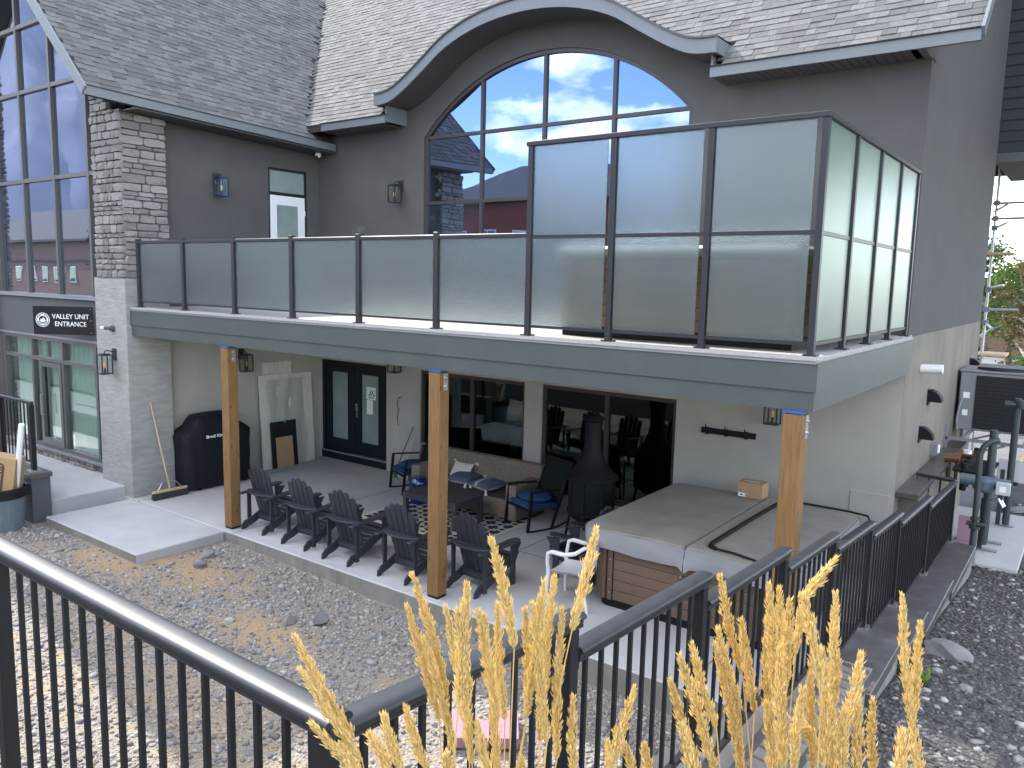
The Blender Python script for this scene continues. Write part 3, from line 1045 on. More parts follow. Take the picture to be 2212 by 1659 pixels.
# --- arched window
AW = MB()
fy0, fy1 = 4.03, 4.12
arcb = [Vector((x, (fy0 + fy1) / 2, z - .03)) for x, z in arc]
for p, q in zip(arcb, arcb[1:]):
    AW.bar(p, q, fy1 - fy0, .07)
for x in (AX0 + .03, AX1 - .03):
    AW.box(x - .03, x + .03, fy0 + .001, fy1 - .001, .12, AZS)
AWF = AW.build('arched_window', 'frame_bronze', BLD)
mx_ = [AX0, -6.86, -5.575, -4.295, AX1]
for x in mx_[1:-1]:
    MB().box(x - .03, x + .03, fy0 + .004, fy1 - .004, .12, arch_z(x) - .03).build('mullion', 'frame_bronze', AWF)
rows = [.12, .78, 1.925, 3.07, 9]
for z in rows[1:4]:
    MB().box(AX0 + .06, AX1 - .06, fy0 + .008, fy1 - .008, z - .028, z + .028).build('transom', 'frame_bronze', AWF)
for xa, xb in zip(mx_, mx_[1:]):
    for za, zb in zip(rows, rows[1:]):
        if zb < 9:
            pl = [(xa, za), (xb, za), (xb, zb), (xa, zb)]
        else:
            n = 8
            pl = [(xa, za), (xb, za)] + [(xb + (xa - xb) * i / n, arch_z(xb + (xa - xb) * i / n) - .02) for i in range(n + 1)]
            pl = [p for i, p in enumerate(pl) if i < 2 or p[1] > za + .01]
        tl = RN.uniform(-.002, .002)
        MB().prism(pl, 'y', 4.07 + tl, 4.08 + tl).build('pane', 'glass_arch', AWF)

# --- sliding doors and French doors below
def slider(x0, x1, z0, divs, name):
    f = MB()
    y0, y1 = 4.04, 4.14
    f.box(x0, x0 + .06, y0, y1, z0, ZO); f.box(x1 - .06, x1, y0, y1, z0, ZO)
    f.box(x0 + .06, x1 - .06, y0, y1, ZO - .07, ZO); f.box(x0 + .06, x1 - .06, y0, y1, z0, z0 + .09)
    F = f.build(name, 'frame_bronze', BLD)
    for d in divs:
        MB().box(d - .035, d + .035, y0 + .012, y1 - .012, z0 + .09, ZO - .07).build('stile', 'frame_bronze', F)
    xs = [x0 + .06] + divs + [x1 - .06]
    for k, (a, c) in enumerate(zip(xs, xs[1:])):
        MB().box(a, c, 4.085 + .012 * (k % 2), 4.095 + .012 * (k % 2), z0 + .09, ZO - .07).build('pane', 'glass_dark', F)
    return F
slider(-8.215, -5.8, -3.14, [-7.0], 'sliding_door')
slider(-5.45, -3.02, -2.95, [-4.234], 'sliding_door')
f = MB()
f.box(-11.0, -10.93, 4.02, 4.14, -3.02, ZO); f.box(-9.17, -9.1, 4.02, 4.14, -3.02, ZO); f.box(-10.93, -9.17, 4.02, 4.14, ZO - .06, ZO); f.box(-11.0, -9.1, 3.99, 4.14, -3.19, -3.02)
FD = f.build('french_door', 'navy_door', BLD)
MB().box(-11.0, -9.1, 3.975, 4.0, -3.045, -3.02).build('sill', 'hvac_grey', FD)
for xa, xb in ((-10.925, -10.06), (-10.045, -9.175)):
    q = MB()
    q.box(xa, xa + .19, 4.05, 4.10, -3.015, ZO - .062); q.box(xb - .19, xb, 4.05, 4.10, -3.015, ZO - .062)
    q.box(xa + .19, xb - .19, 4.05, 4.10, ZO - .22, ZO - .062); q.box(xa + .19, xb - .19, 4.05, 4.10, -3.015, -2.76)
    for za, zb in ((ZO - .235, ZO - .218), (-2.762, -2.745)):
        q.box(xa + .175, xb - .175, 4.04, 4.052, za, zb)
    for c in (xa + .183, xb - .183):
        q.box(c - .008, c + .008, 4.041, 4.052, -2.745, ZO - .235)
    q.build('leaf', 'navy_door', FD)
    MB().box(xa + .19, xb - .19, 4.07, 4.08, -2.76, ZO - .22).build('pane', 'door_frost', FD)
h = MB()
h.box(-10.0, -9.96, 4.03, 4.05, -2.25, -1.98); h.tube([(-9.98, 4.03, -2.08), (-9.98, 3.99, -2.08), (-9.88, 3.985, -2.08)], .009, 6); h.lathe([(.018, 0), (.018, .03)], (-9.98, 4.02, -2.0), 8)
h.build('handle', 'chrome_dull', FD)
q = MB(); q.box(-9.73, -9.47, 4.066, 4.069, -1.85, -1.6); q.box(-9.72, -9.55, 4.0655, 4.0685, -2.15, -1.86); q.build('notice', 'paper', FD)
q = MB()
for k in range(2):
    x = -9.67 + k * .055
    q.prism([(x, -1.78), (x + .03, -1.78), (x + .095, -1.66), (x + .065, -1.66)], 'y', 4.0640, 4.0655)
q.prism([(-9.55, -1.78), (-9.5, -1.78), (-9.5, -1.70)], 'y', 4.0640, 4.0655)
q.box(-9.67, -9.51, 4.064, 4.0655, -1.82, -1.80)
q.build('logo_print', 'broom_green', FD)

# --- white door and transom in the wing wall, seen above the balcony rail
q = MB()
xf0, xf1 = -11.12, -11.06
q.box(xf0, xf1, DY0, DY0 + .04, 0, DZT); q.box(xf0, xf1, DY1 - .04, DY1, 0, DZT); q.box(xf0, xf1, DY0 + .04, DY1 - .04, DZT - .04, DZT); q.box(xf0, xf1, DY0 + .04, DY1 - .04, 2.1, 2.16)
WD = q.build('balcony_door', 'frame_black', BLD)
MB().box(-11.1, -11.09, DY0 + .04, DY1 - .04, 2.16, DZT - .04).build('transom_pane', 'door_frost', WD)
q = MB()
q.box(-11.105, -11.065, DY0 + .042, DY0 + .2, .02, 2.098); q.box(-11.105, -11.065, DY1 - .2, DY1 - .042, .02, 2.098); q.box(-11.105, -11.065, DY0 + .2, DY1 - .2, 1.92, 2.098); q.box(-11.105, -11.065, DY0 + .2, DY1 - .2, .02, .3)
q.build('leaf', 'white_paint', WD)
MB().box(-11.09, -11.08, DY0 + .2, DY1 - .2, .3, 1.92).build('pane', 'door_frost', WD)
for z in (.35, 1.75):
    MB().box(-11.064, -11.05, DY1 - .055, DY1 - .035, z, z + .1).build('hinge', 'white_paint', WD)

# --- roofs
q = MB()
q.prism([(EY, EZ), (9.6, main_z(9.6)), (15.72, EZ), (15.72, EZ - .12), (9.6, main_z(9.6) - .12), (EY, EZ - .12)], 'x', -2.41, .59)
q.prism([(EY, EZ), (9.6, main_z(9.6)), (15.72, EZ), (15.72, EZ - .12), (9.6, main_z(9.6) - .12), (EY, EZ - .12)], 'x', -19.0, -8.75)
# behind the eyebrow
top = [(x, z + EB_T) for x, z in EB]
n = len(top)
vs = []
for x, z in top:
    ys = EY + (z - EZ)
    vs += [(x, ys - .05, z - .05), (x, 9.6, main_z(9.6)), (x, 15.72, EZ)]
q.add(vs, [(3 * i + j, 3 * i + 3 + j, 3 * i + 4 + j, 3 * i + 1 + j) for i in range(n - 1) for j in (0, 1)])
ROOF = q.build('roof', 'roof_base', BLD)
q = MB()
def lwp(x, y, dz=0):
    return (x, y, (lw_z(x, y) if x > -15.2 else lw_z(-30.4 - x, y)) + dz)
sec = [(-10.5, 0), (-15.2, 0), (-19.9, 0), (-19.9, -.14), (-15.2, -.14), (-10.5, -.14)]
vs = [lwp(x, y, d) for y in (-.84, 8.6) for x, d in sec]
q.add(vs, [tuple(range(6)), tuple(range(11, 5, -1))] + [(i, (i + 1) % 6, 6 + (i + 1) % 6, 6 + i) for i in range(6)])
LROOF = q.build('wing_roof', 'roof_base', BLD)

# eyebrow: shell, fascia, soffit
EYF = 3.33
q = MB()
vs = []
for x, z in EB:
    zt = z + EB_T
    vs += [(x, EYF - .03, zt), (x, EYF - .03, zt + .025), (x, EY + (zt - EZ) + .15, zt + .025)]
q.add(vs, [(3 * i + j, 3 * i + 3 + j, 3 * i + 4 + j, 3 * i + 1 + j) for i in range(len(EB) - 1) for j in (0, 1)])
EYE = q.build('eyebrow_dormer', 'shingle_many', BLD, smooth=.5)
q = MB()
vs = []
for x, z in EB:
    vs += [(x, EYF, z), (x, EYF, z + EB_T + .02), (x, EYF + .03, z + EB_T + .02), (x, EYF + .03, z)]
m = len(EB)
q.add(vs, [(4 * i + j, 4 * i + 4 + j, 4 * i + 4 + (j + 1) % 4, 4 * i + (j + 1) % 4) for i in range(m - 1) for j in range(4)] + [(0, 1, 2, 3), (4 * m - 4, 4 * m - 3, 4 * m - 2, 4 * m - 1)])
for x in (EB[0][0], EB[-1][0]):
    s = -1 if x < -5 else 1
    q.box(min(x, x - s * .03), max(x, x - s * .03), EYF + .031, 3.99, 3.577, 3.577 + EB_T)
q.build('fascia', 'fascia_light', EYE, smooth=.5)
q = MB()
vs = []
for x, z in EB:
    vs += [(x, EYF + .031, z + .012), (x, 4.01, z + .012), (x, 4.01, z + .03), (x, EYF + .031, z + .03)]
q.add(vs, [(4 * i + j, 4 * i + 4 + j, 4 * i + 4 + (j + 1) % 4, 4 * i + (j + 1) % 4) for i in range(m - 1) for j in range(4)])
q.build('soffit', 'soffit', EYE, smooth=.5)

# straight eaves
for xa, xb in ((-2.53, .59), (-10.3, -8.6)):
    MB().box(xa, xb, EY - .035, EY, EZ - .125, EZ + .004).build('fascia', 'fascia_light', ROOF)
    MB().box(xa - .0, xb + .01, EY - .06, EY + .03, EZ + .006, EZ + .018).build('drip_edge', 'roof_base', ROOF)
sm = MB().box(-.047, .047, EY, 4.0, -.008, .008).mesh('soffit_board', 'soffit', bevel=.003)
for xa, xb in ((-2.53, .03), (-10.4, -8.6)):
    k = int((xb - xa) / .1) - 1
    for i in range(k):
        place('soffit_board', sm, ROOF, (xa + .05 + i * .1, 0, 3.308 + .0))
for x in (-2.535, -8.62):
    MB().box(x, x + .025, EY, 4.0, 3.318, 3.60).build('eave_end', 'fascia_light', ROOF)
# rake at the right end
q = MB(); q.bar((.607, EY - .035, EZ - .04), (.607, 9.6, main_z(9.6) - .04), .034, .13, up=(0, -1, 1)); q.build('rake_board', 'fascia_light', ROOF)
q = MB(); q.prism([(EY, EZ - .13), (4.0, EZ - .11 + .52 - .02), (9.6, main_z(9.6) - .14), (9.6, main_z(9.6) - .125), (EY, EZ - .121)], 'x', .034, .588); q.build('rake_soffit', 'soffit', ROOF)

# left wing eave, rake
q = MB()
for (ya, yb) in ((-.86, 3.96),):
    za, zb = lw_z(LX, ya), lw_z(LX, yb)
    q.bar((LX + .018, ya, za - .055), (LX + .018, yb, zb - .055), .035, .135)
q.build('fascia', 'fascia_light', LROOF)
MB().bar((LX + .02, -.85, lw_z(LX, -.85) + .016), (LX + .02, 3.96, lw_z(LX, 3.96) + .016), .06, .012).build('drip_edge', 'roof_base', LROOF)
k = 39
for i in range(k):
    y0 = -.08 + i * .104
    MB().box(-11.05, LX, y0, y0 + .098, lw_z(LX, y0) - .16, lw_z(LX, y0) - .142).build('soffit_board', 'soffit', LROOF)
MB().box(-11.06, LX + .03, 3.985, 4.35, 2.99, 3.15).build('eave_return', 'fascia_grey', LROOF)
za, zt = lw_z(-10.5, -.84), lw_z(-15.2, -.84)
MB().bar((-10.47, -.862, za - .07), (-15.2, -.862, zt - .1), .04, .15, up=(1, 0, 1)).build('rake_board', 'fascia_light', LROOF)
MB().bar((-19.93, -.862, za - .07), (-15.2, -.862, zt - .1), .04, .15, up=(-1, 0, 1)).build('rake_board', 'fascia_light', LROOF)

# shingles: tabs with a raised butt edge; the largest in the picture are parts, the rest one part
EXPO = .142
def project(p):
    d = Vector(p) - CAM_LOC
    z = d.dot(fw)
    if z < .1:
        return None
    return (1106 + CAM_F * d.dot(rx) / z, 829.5 + CAM_F * d.dot(dn) / z, z)
tabs = []
s45 = math.sqrt(.5)
def course_jit(i):
    r = random.Random(i * 7 + 3)
    return r
row = 0
# main roof
s = 0.0
while s < 8.4:
    r = random.Random(1000 + row)
    x = -16.0 + r.uniform(0, .3)
    y = EY + s * s45; z = EZ + s * s45
    while x < .58:
        w = r.choice((.12, .17, .21, .25, .3))
        xe = min(x + w, .6)
        xc = (x + xe) / 2
        ok = True
        ez = eb_z(xc)
        if ez is not None and z + .05 < ez + EB_T + .02:
            ok = False
        if -8.75 < xc < -2.41 and ez is None:
            ok = False
        if lw_z(min(xc, -10.5), y) > z + .02 and xc < -10.3:
            ok = False
        if ok:
            tabs.append((ROOF, Vector((xc, y, z)), 0, xe - x - .004, r.random()))
        x = xe
    s += EXPO; row += 1
# left wing slope
s = 0.0
while s < 6.6:
    r = random.Random(5000 + row)
    y = -.86 + r.uniform(0, .1)
    x = LX - s * s45
    while y < 8.5:
        w = r.choice((.12, .17, .21, .25, .3))
        yc = y + w / 2
        z = lw_z(x, yc)
        if not (yc > EY and main_z(yc) > z + .02):
            tabs.append((LROOF, Vector((x, yc, z)), 1, w - .004, r.random()))
        y += w
    s += EXPO; row += 1
vis = []
for t in tabs:
    pr = project(t[1])
    if pr is None or not (-150 < pr[0] < 2360 and -130 < pr[1] < 700):
        continue
    vis.append((t[3] * CAM_F / pr[2], t))
vis.sort(key=lambda a: -a[0])
def tab_matrix(t):
    root, p, kind, w, q = t
    if kind == 0:
        ax, ay, az = Vector((1, 0, 0)), Vector((0, s45, s45)), Vector((0, -s45, s45))
    else:
        ax, ay, az = Vector((0, 1, 0)), Vector((-s45, 0, s45)), Vector((s45, 0, s45))
    tilt = .055 + .02 * (q - .5)
    ay2 = (ay - az * tilt).normalized(); az2 = ax.cross(ay2) if kind == 0 else ay2.cross(ax) * -1
    if az2.z < 0:
        az2 = -az2
    M = Matrix(((ax.x, ay2.x, az2.x, p.x), (ax.y, ay2.y, az2.y, p.y), (ax.z, ay2.z, az2.z, p.z), (0, 0, 0, 1)))
    return M
def tab_box(w, q):
    th = .006 + .006 * q
    return MB().box(-w / 2, w / 2, -.012, .165, .004, .014 + th * 1.3)
tab_meshes = {}
nsplit = {id(ROOF): 0, id(LROOF): 0}
rest = {id(ROOF): MB(), id(LROOF): MB()}
for sz, t in vis:
    root = t[0]
    M = tab_matrix(t)
    if nsplit[id(root)] < 150:
        key = (round(t[3], 3), int(t[4] * 3))
        if key not in tab_meshes:
            tab_meshes[key] = tab_box(t[3], t[4]).mesh('shingle', 'shingle')
        place('shingle', tab_meshes[key], root, M=M)
        nsplit[id(root)] += 1
    else:
        bb = tab_box(t[3], t[4])
        rest[id(root)].add([M @ Vector(p) for p in bb.v], bb.f)
for root in (ROOF, LROOF):
    tag(rest[id(root)].build('shingle', 'shingle_many', root), kind='stuff')

# --- stonework
STONE_M = []
for k in range(8):
    r = random.Random(k + 40)
    bm = bmesh.new()
    bmesh.ops.create_cube(bm, size=1.0)
    bmesh.ops.subdivide_edges(bm, edges=bm.edges[:], cuts=2, use_grid_fill=True)
    for v in bm.verts:
        e = sum(1 for c in v.co if abs(c) > .45)
        f = {3: .86, 2: .95, 1: 1.0}.get(e, 1)
        v.co *= f
        if v.co.y < -.3:
            v.co.y += r.uniform(-.14, .14)
        v.co.x += r.uniform(-.025, .025); v.co.z += r.uniform(-.05, .05)
    me = bpy.data.meshes.new('stone')
    bm.to_mesh(me); bm.free()
    me.polygons.foreach_set('use_smooth', [True] * len(me.polygons))
    me.set_sharp_from_angle(angle=.5)
    me.materials.append(MATS['stone'])
    STONE_M.append(me)
def stone_face(parent, p0, u, width, z0, z1, seed, hmin=.06, hmax=.15, ln=(.14, .42), zlim=None):
    """rows of split stones on a vertical face; u is the run direction, outward is u x up"""
    r = random.Random(seed)
    u = Vector(u); out = u.cross(Vector((0, 0, 1)))
    rz = math.atan2(u.y, u.x)
    z = z0
    while z < z1 - .03:
        h = min(r.uniform(hmin, hmax), z1 - z)
        a = -r.uniform(0, .02)
        while a < width - .02:
            l = r.uniform(*ln)
            if width - (a + l) < .1:
                l = width - a + r.uniform(-.01, .02)
            c = Vector(p0) + u * (a + l / 2)
            if zlim is None or z + h < zlim(c):
                d = r.uniform(.075, .105)
                place('stone', r.choice(STONE_M), parent, (c.x - out.x * .0, c.y - out.y * .0, z + h / 2), (0, r.uniform(-.015, .015), rz), (l - .012, d, h - .012))
            a += l
        z += h
q = MB(); q.box(-11.74, -10.9, -.13, .62, .45, 3.14); q.box(-11.74, -11.3, -.13, .3, 3.14, 3.6)
SCOL = q.build('stone_column', 'mortar', BLD)
stone_face(SCOL, (-10.895, -.13, 0), (0, 1, 0), .75, .47, 3.08, 5)
stone_face(SCOL, (-11.74, -.14, 0), (1, 0, 0), .87, .47, 3.5, 6, ln=(.1, .3), zlim=lambda c: 3.12 if c.x > -11.05 else 3.0 + (-10.9 - c.x))
q = MB(); q.box(-17.1, -16.2, -.13, .62, -3.1, 5.7); SC2 = q.build('stone_column', 'mortar', BLD)
stone_face(SC2, (-17.1, -.14, 0), (1, 0, 0), .92, -3.0, 5.7, 8)
q = MB(); q.box(-11.85, -10.853, -.176, .6, -3.25, .468); q.build('rendered_column', 'scratch_coat', BLD, bevel=.012)
MB().box(-11.6, -10.853, -.178, -.15, .455, .475).build('column_ledge', 'mortar', BLD)

# --- gable glazing of the left wing
GY = .05
GF = MB()
cols_ = [-16.0, -14.77, -13.51, -12.25, -11.0]
def gz(x):
    return min(-7.63 - x, 22.5 + x) - .02
GF.box(-16.035, -15.965, GY - .06, GY + .06, .1, gz(-16) - .02)
GWIN = GF.build('gable_window', 'frame_grey', BLD)
for x in cols_[1:4]:
    MB().box(x - .035, x + .035, GY - .06, GY + .06, .1, gz(x) - .02).build('mullion', 'frame_grey', GWIN)
grow = [.13, 2.23, 3.84, 5.0, 8.6]
for z in grow[1:4]:
    xr = 14 - (6.3 - z)
    MB().box(-16.0, min(-11.75, -7.65 - z), GY - .055, GY + .055, z - .035, z + .035).build('transom', 'frame_grey', GWIN)
def clip(poly, f):
    out = []
    for i, p in enumerate(poly):
        q_ = poly[(i + 1) % len(poly)]
        a, c = f(p), f(q_)
        if a >= 0:
            out.append(p)
        if (a > 0) != (c > 0) and abs(a - c) > 1e-9:
            t = a / (a - c)
            out.append((p[0] + t * (q_[0] - p[0]), p[1] + t * (q_[1] - p[1])))
    return out
for xa, xb in zip(cols_, cols_[1:]):
    for za, zb in zip(grow, grow[1:]):
        pl = [(xa + .03, za), (xb - .03, za), (xb - .03, zb), (xa + .03, zb)]
        pl = clip(pl, lambda p: -7.64 - p[0] - p[1])
        pl = clip(pl, lambda p: 22.49 + p[0] - p[1])
        if len(pl) > 2:
            t = RN.uniform(-.004, .004)
            MB().prism(pl, 'y', GY - .006 + t, GY + .006 + t).build('pane', 'glass_gable', GWIN)
MB().box(-16.1, -11.8, GY - .12, GY + .02, .06, .13).build('sill', 'hvac_grey', GWIN)
MB().box(-16.2, -11.8, GY - .06, GY + .1, -.66, .06).build('spandrel_panel', 'wall_grey', BLD)
MB().box(-16.2, -11.8, GY - .085, GY - .02, -.695, -.66).build('drip_flashing', 'hvac_grey', BLD)
SF = MB()
SZ0 = -2.84
SF.box(-16.05, -15.98, GY - .07, GY + .05, SZ0, -.70)
STOR = SF.build('storefront_window', 'frame_grey', BLD)
for x in cols_[1:4] + [-14.455]:
    MB().box(x - .035, x + .035, GY - .069, GY + .049, SZ0, -.70 if x != -14.455 else -1.13).build('mullion', 'frame_grey', STOR)
for za, zb in ((-1.16, -1.09), (-.76, -.70), (SZ0, SZ0 + .07)):
    MB().box(-16.0, -11.84, GY - .065, GY + .045, za, zb).build('transom', 'frame_grey', STOR)
for xa, xb in zip(cols_[:4], cols_[1:4] + [-11.8]):
    for za, zb in ((SZ0 + .07, -1.16), (-1.09, -.76)):
        MB().box(xa + .035, xb - .035, GY - .016, GY - .006, za, zb).build('pane', 'glass_store', STOR)
q = MB(); q.box(-14.42, -14.34, GY - .09, GY - .03, SZ0 + .07, -1.17); q.box(-13.63, -13.55, GY - .09, GY - .03, SZ0 + .07, -1.17); q.box(-14.34, -13.63, GY - .09, GY - .03, -1.26, -1.17); q.box(-14.34, -13.63, GY - .09, GY - .03, SZ0 + .07, SZ0 + .2)
DR = q.build('entrance_door', 'frame_grey', STOR)
h = MB(); h.tube([(-14.29, GY - .1, -2.2), (-14.29, GY - .15, -2.2), (-14.29, GY - .15, -1.8), (-14.29, GY - .1, -1.8)], .012, 6); h.build('handle', 'chrome_dull', STOR)
MB().box(-16.1, -11.85, GY - .13, GY + .02, -2.875, -2.842).build('sill', 'hvac_grey', STOR)
q = MB(); q.box(-16.2, -12.1, GY - .04, GY + .1, -3.1, -2.876)
SB = q.build('stone_base', 'mortar', BLD)
stone_face(SB, (-16.2, GY - .05, 0), (1, 0, 0), 3.75, -3.03, -2.88, 12, .05, .1, (.1, .3))
# sheer curtains behind the storefront
for xa, xb in ((-15.9, -14.6), (-14.4, -13.75), (-13.62, -11.9)):
    c = MB(); c.grid(lambda u, v: (xa + (xb - xa) * u, .19 + .04 * math.sin(u * (xb - xa) * 34) + .02 * math.sin(u * 57), -3.0 + 2.2 * v), int((xb - xa) * 50), 1)
    c.build('curtain', 'curtain', STOR, smooth=3)

# foundation ledge along the right end wall, with a dark cap
q = MB(); q.box(.034, .26, 4.3, 8.6, -3.4, -2.06); q.build('foundation_ledge', 'raw_render', BLD)
MB().box(.034, .30, 4.02, 8.6, -2.055, -1.99).build('ledge_cap', 'cap_metal', BLD, bevel=.006)
# projecting upper bay, lapped siding; unseen length added to keep sky off end wall
q = MB(); q.box(.02, 12.0, 11.25, 14.5, 3.06, 10.5); BAY = q.build('projecting_bay', 'siding_dark', BLD)
pm = MB().prism([(-.03, 0), (0, 0), (0, .205), (-.008, .205)], 'x', .02, 12.0).mesh('siding_board', 'siding_dark')
for i in range(34):
    place('siding_board', pm, BAY, (0, 11.248, 3.2 + .2 * i))
MB().box(.02, 12.0, 11.2, 11.249, 3.02, 3.19).build('trim_board', 'fascia_grey', BAY)
MB().box(.0, 12.0, 11.25, 14.5, 3.03, 3.058).build('soffit', 'soffit', BAY)
# ------------------------------------------------------------------ balcony
BAL = thing('balcony', 'long balcony with grey lapped fascia boards over the concrete patio', 'balcony', (-5.4, 0, -.46))
q = MB(); q.box(-10.86, .1, -.115, 3.995, -.05, 0.0); q.build('deck_membrane', 'coping', BAL, bevel=.018, segs=2)
def lboard(name, z0, z1, ins, m):
    q = MB(); q.box(-10.85 + ins, .095 - ins, -.105 + ins, -.07 + ins, z0, z1); q.build(name, m, BAL)
    q = MB(); q.box(.06 - ins, .0955 - ins, -.07 + ins, 3.97, z0, z1); q.build(name, m, BAL)
lboard('fascia_board', -.292, -.05, 0.0, 'fascia_grey')
lboard('fascia_board', -.463, -.288, .018, 'fascia_grey')
MB().box(-10.8, .04, -.05, 3.99, -.44, -.05).build('soffit_panel', 'beige_stucco', BAL)
MB().box(-10.84, .08, -.118, -.104, -.058, -.046).build('drip_edge', 'hvac_grey', BAL)

S1, S2, SS = 1.2946, .9778, .975
fx = [-(3 * S2 + (6 - i) * S1) for i in range(7)] + [-2 * S2, -S2, 0.0]
RL = thing('balcony_railing', 'low frosted glass balcony railing with dark grey posts', 'railing', (-6.8, 0, 0))
postm = MB().box(-.032, .032, -.032, .032, 0, 1.10).mesh('post', 'rail_slate', bevel=.003)
basem = MB().box(-.055, .055, -.055, .055, 0, .012).mesh('base_plate', 'rail_slate')
for i in range(6):
    p_ = place('post', postm, RL, (fx[i], 0, 0.0))
    place('base_plate', basem, p_, (fx[i], 0, 0.001))
    p_.children[0].location = (0, 0, .001)
for i in range(6):
    a, c = fx[i] + .033, fx[i + 1] - .033 + (.008 if i == 5 else 0)
    r_ = MB(); r_.box(a, c, -.03, .03, 1.025, 1.07); r_.build('top_rail', 'rail_slate', RL, bevel=.006)
    MB().box(a, c, -.012, .012, .085, .11).build('bottom_rail', 'rail_slate', RL)
    MB().box(a + .012, c - .012, -.005, .005, .112, 1.024).build('glass_panel', 'frosted', RL)
PS = thing('privacy_screen', 'tall two-tier frosted glass privacy screen at the balcony corner', 'privacy screen', (-1.4, 0, 0))
tpost = MB().box(-.028, .028, -.028, .028, 0, 1.945).mesh('post', 'rail_slate', bevel=.003)
spots_ = [(x, 0) for x in fx[6:]] + [(0, SS * k) for k in range(1, 5)]
for x, y in spots_:
    p_ = place('post', tpost, PS, (x, y, 0))
    place('base_plate', basem, p_)
    p_.children[0].location = (0, 0, .001)
q = MB(); q.box(fx[6] - .05, .035, -.035, .035, 1.946, 1.995); q.build('top_rail', 'rail_slate', PS, bevel=.006)
q = MB(); q.box(-.035, .035, .036, 4 * SS + .04, 1.946, 1.995); q.build('top_rail', 'rail_slate', PS, bevel=.006)
for (xa, ya), (xb, yb) in [((fx[6 + k], 0), (fx[7 + k], 0)) for k in range(3)] + [((0, SS * k), (0, SS * (k + 1))) for k in range(4)]:
    front = ya == yb
    g0, g1 = .029, .029
    for nm, z0, z1, t in (('mid_rail', 1.01, 1.045, .014), ('bottom_rail', .085, .115, .012)):
        q = MB()
        if front: q.box(xa + g0, xb - g1, -t, t, z0, z1)
        else: q.box(-t, t, ya + g0, yb - g1, z0, z1)
        q.build(nm, 'rail_slate', PS)
    for z0, z1 in ((.118, 1.008), (1.048, 1.944)):
        q = MB()
        if front: q.box(xa + .04, xb - .075, -.005, .005, z0, z1)
        else: q.box(-.005, .005, ya + .04, yb - .06, z0, z1)
        q.build('glass_panel', 'frosted' if front else 'frosted_green', PS)
q = MB(); q.box(-5.62, -5.45, -.05, -.044, 1.06, 1.16); q.box(-5.62, -5.45, .044, .05, 1.06, 1.2); q.box(-5.62, -5.45, -.044, .044, 1.101, 1.107)
tag(q.build('acrylic_holder', 'glass_clear'), 'clear acrylic bracket clipped over the top of a balcony post', 'bracket')

# second hot tub on the balcony behind the screen
mat('pale_plank', (0.48, 0.30, 0.18), (0.40, 0.245, 0.145), 3, 0.65, stretch=(1, 1, 9), rand=0.08)
T2 = thing('balcony_hot_tub', 'brown slatted hot tub with white cover behind the frosted screen on the balcony', 'hot tub', (-1.6, 1.6, 0.002))
q = MB(); q.box(-2.75, -.3, .42, 2.8, .1, .82); q.build('cabinet', 'print_dark', T2)
sl = MB().box(-1.225, 1.225, -.012, .012, -.056, .056).mesh('plank', 'pale_plank', bevel=.004)
sl2 = MB().box(-.012, .012, -1.19, 1.19, -.056, .056).mesh('plank', 'pale_plank', bevel=.004)
for i in range(6):
    place('plank', sl, T2, (-1.525, .405, .17 + .12 * i)); place('plank', sl2, T2, (-2.765, 1.61, .17 + .12 * i)); place('plank', sl2, T2, (-.285, 1.61, .17 + .12 * i))
q = MB(); q.box(-2.8, -.25, .38, 2.84, .83, .95); q.build('cover', 'paper', T2, bevel=.03)
q = MB(); q.box(-2.76, -.29, .41, 2.82, .003, .1); q.build('base', 'black', T2)

# ------------------------------------------------------------------ timber posts
for (x, lab, zt) in ((-8.245, 'left cedar post at the corner of the patio step, with blue tape', -.464), (-4.15, 'middle cedar post standing in front of the row of chairs', -.464), (-.075, 'right cedar post in front of the brown hot tub', -.464)):
    T = thing('timber_post', lab, 'post', (x, -.03, P), group='cedar posts holding up the balcony')
    q = MB(); q.box(x - .085, x + .085, -.115, .055, P + .03, zt - .03); q.build('beam', 'cedar', T, bevel=.006)
    q = MB(); q.box(x - .078, x + .078, -.108, .048, P + .001, P + .03); q.build('shoe', 'black', T)
    q = MB(); q.box(x - .088, x + .088, -.118, .02, zt - .022, zt - .001); q.build('tape_strip', 'blue_tape', T)
    q = MB(); q.box(x + .0855, x + .091, -.05, .02, zt - .24, zt - .04); q.build('bracket', 'steel', T)
    for z in (zt - .09, zt - .19):
        b_ = MB(); b_.tube([(x + .091, -.015, z), (x + .107, -.015, z)], .013, 6); b_.tube([(x - .105, -.015, z), (x - .085, -.015, z)], .011, 6); b_.build('bolt', 'steel', T)

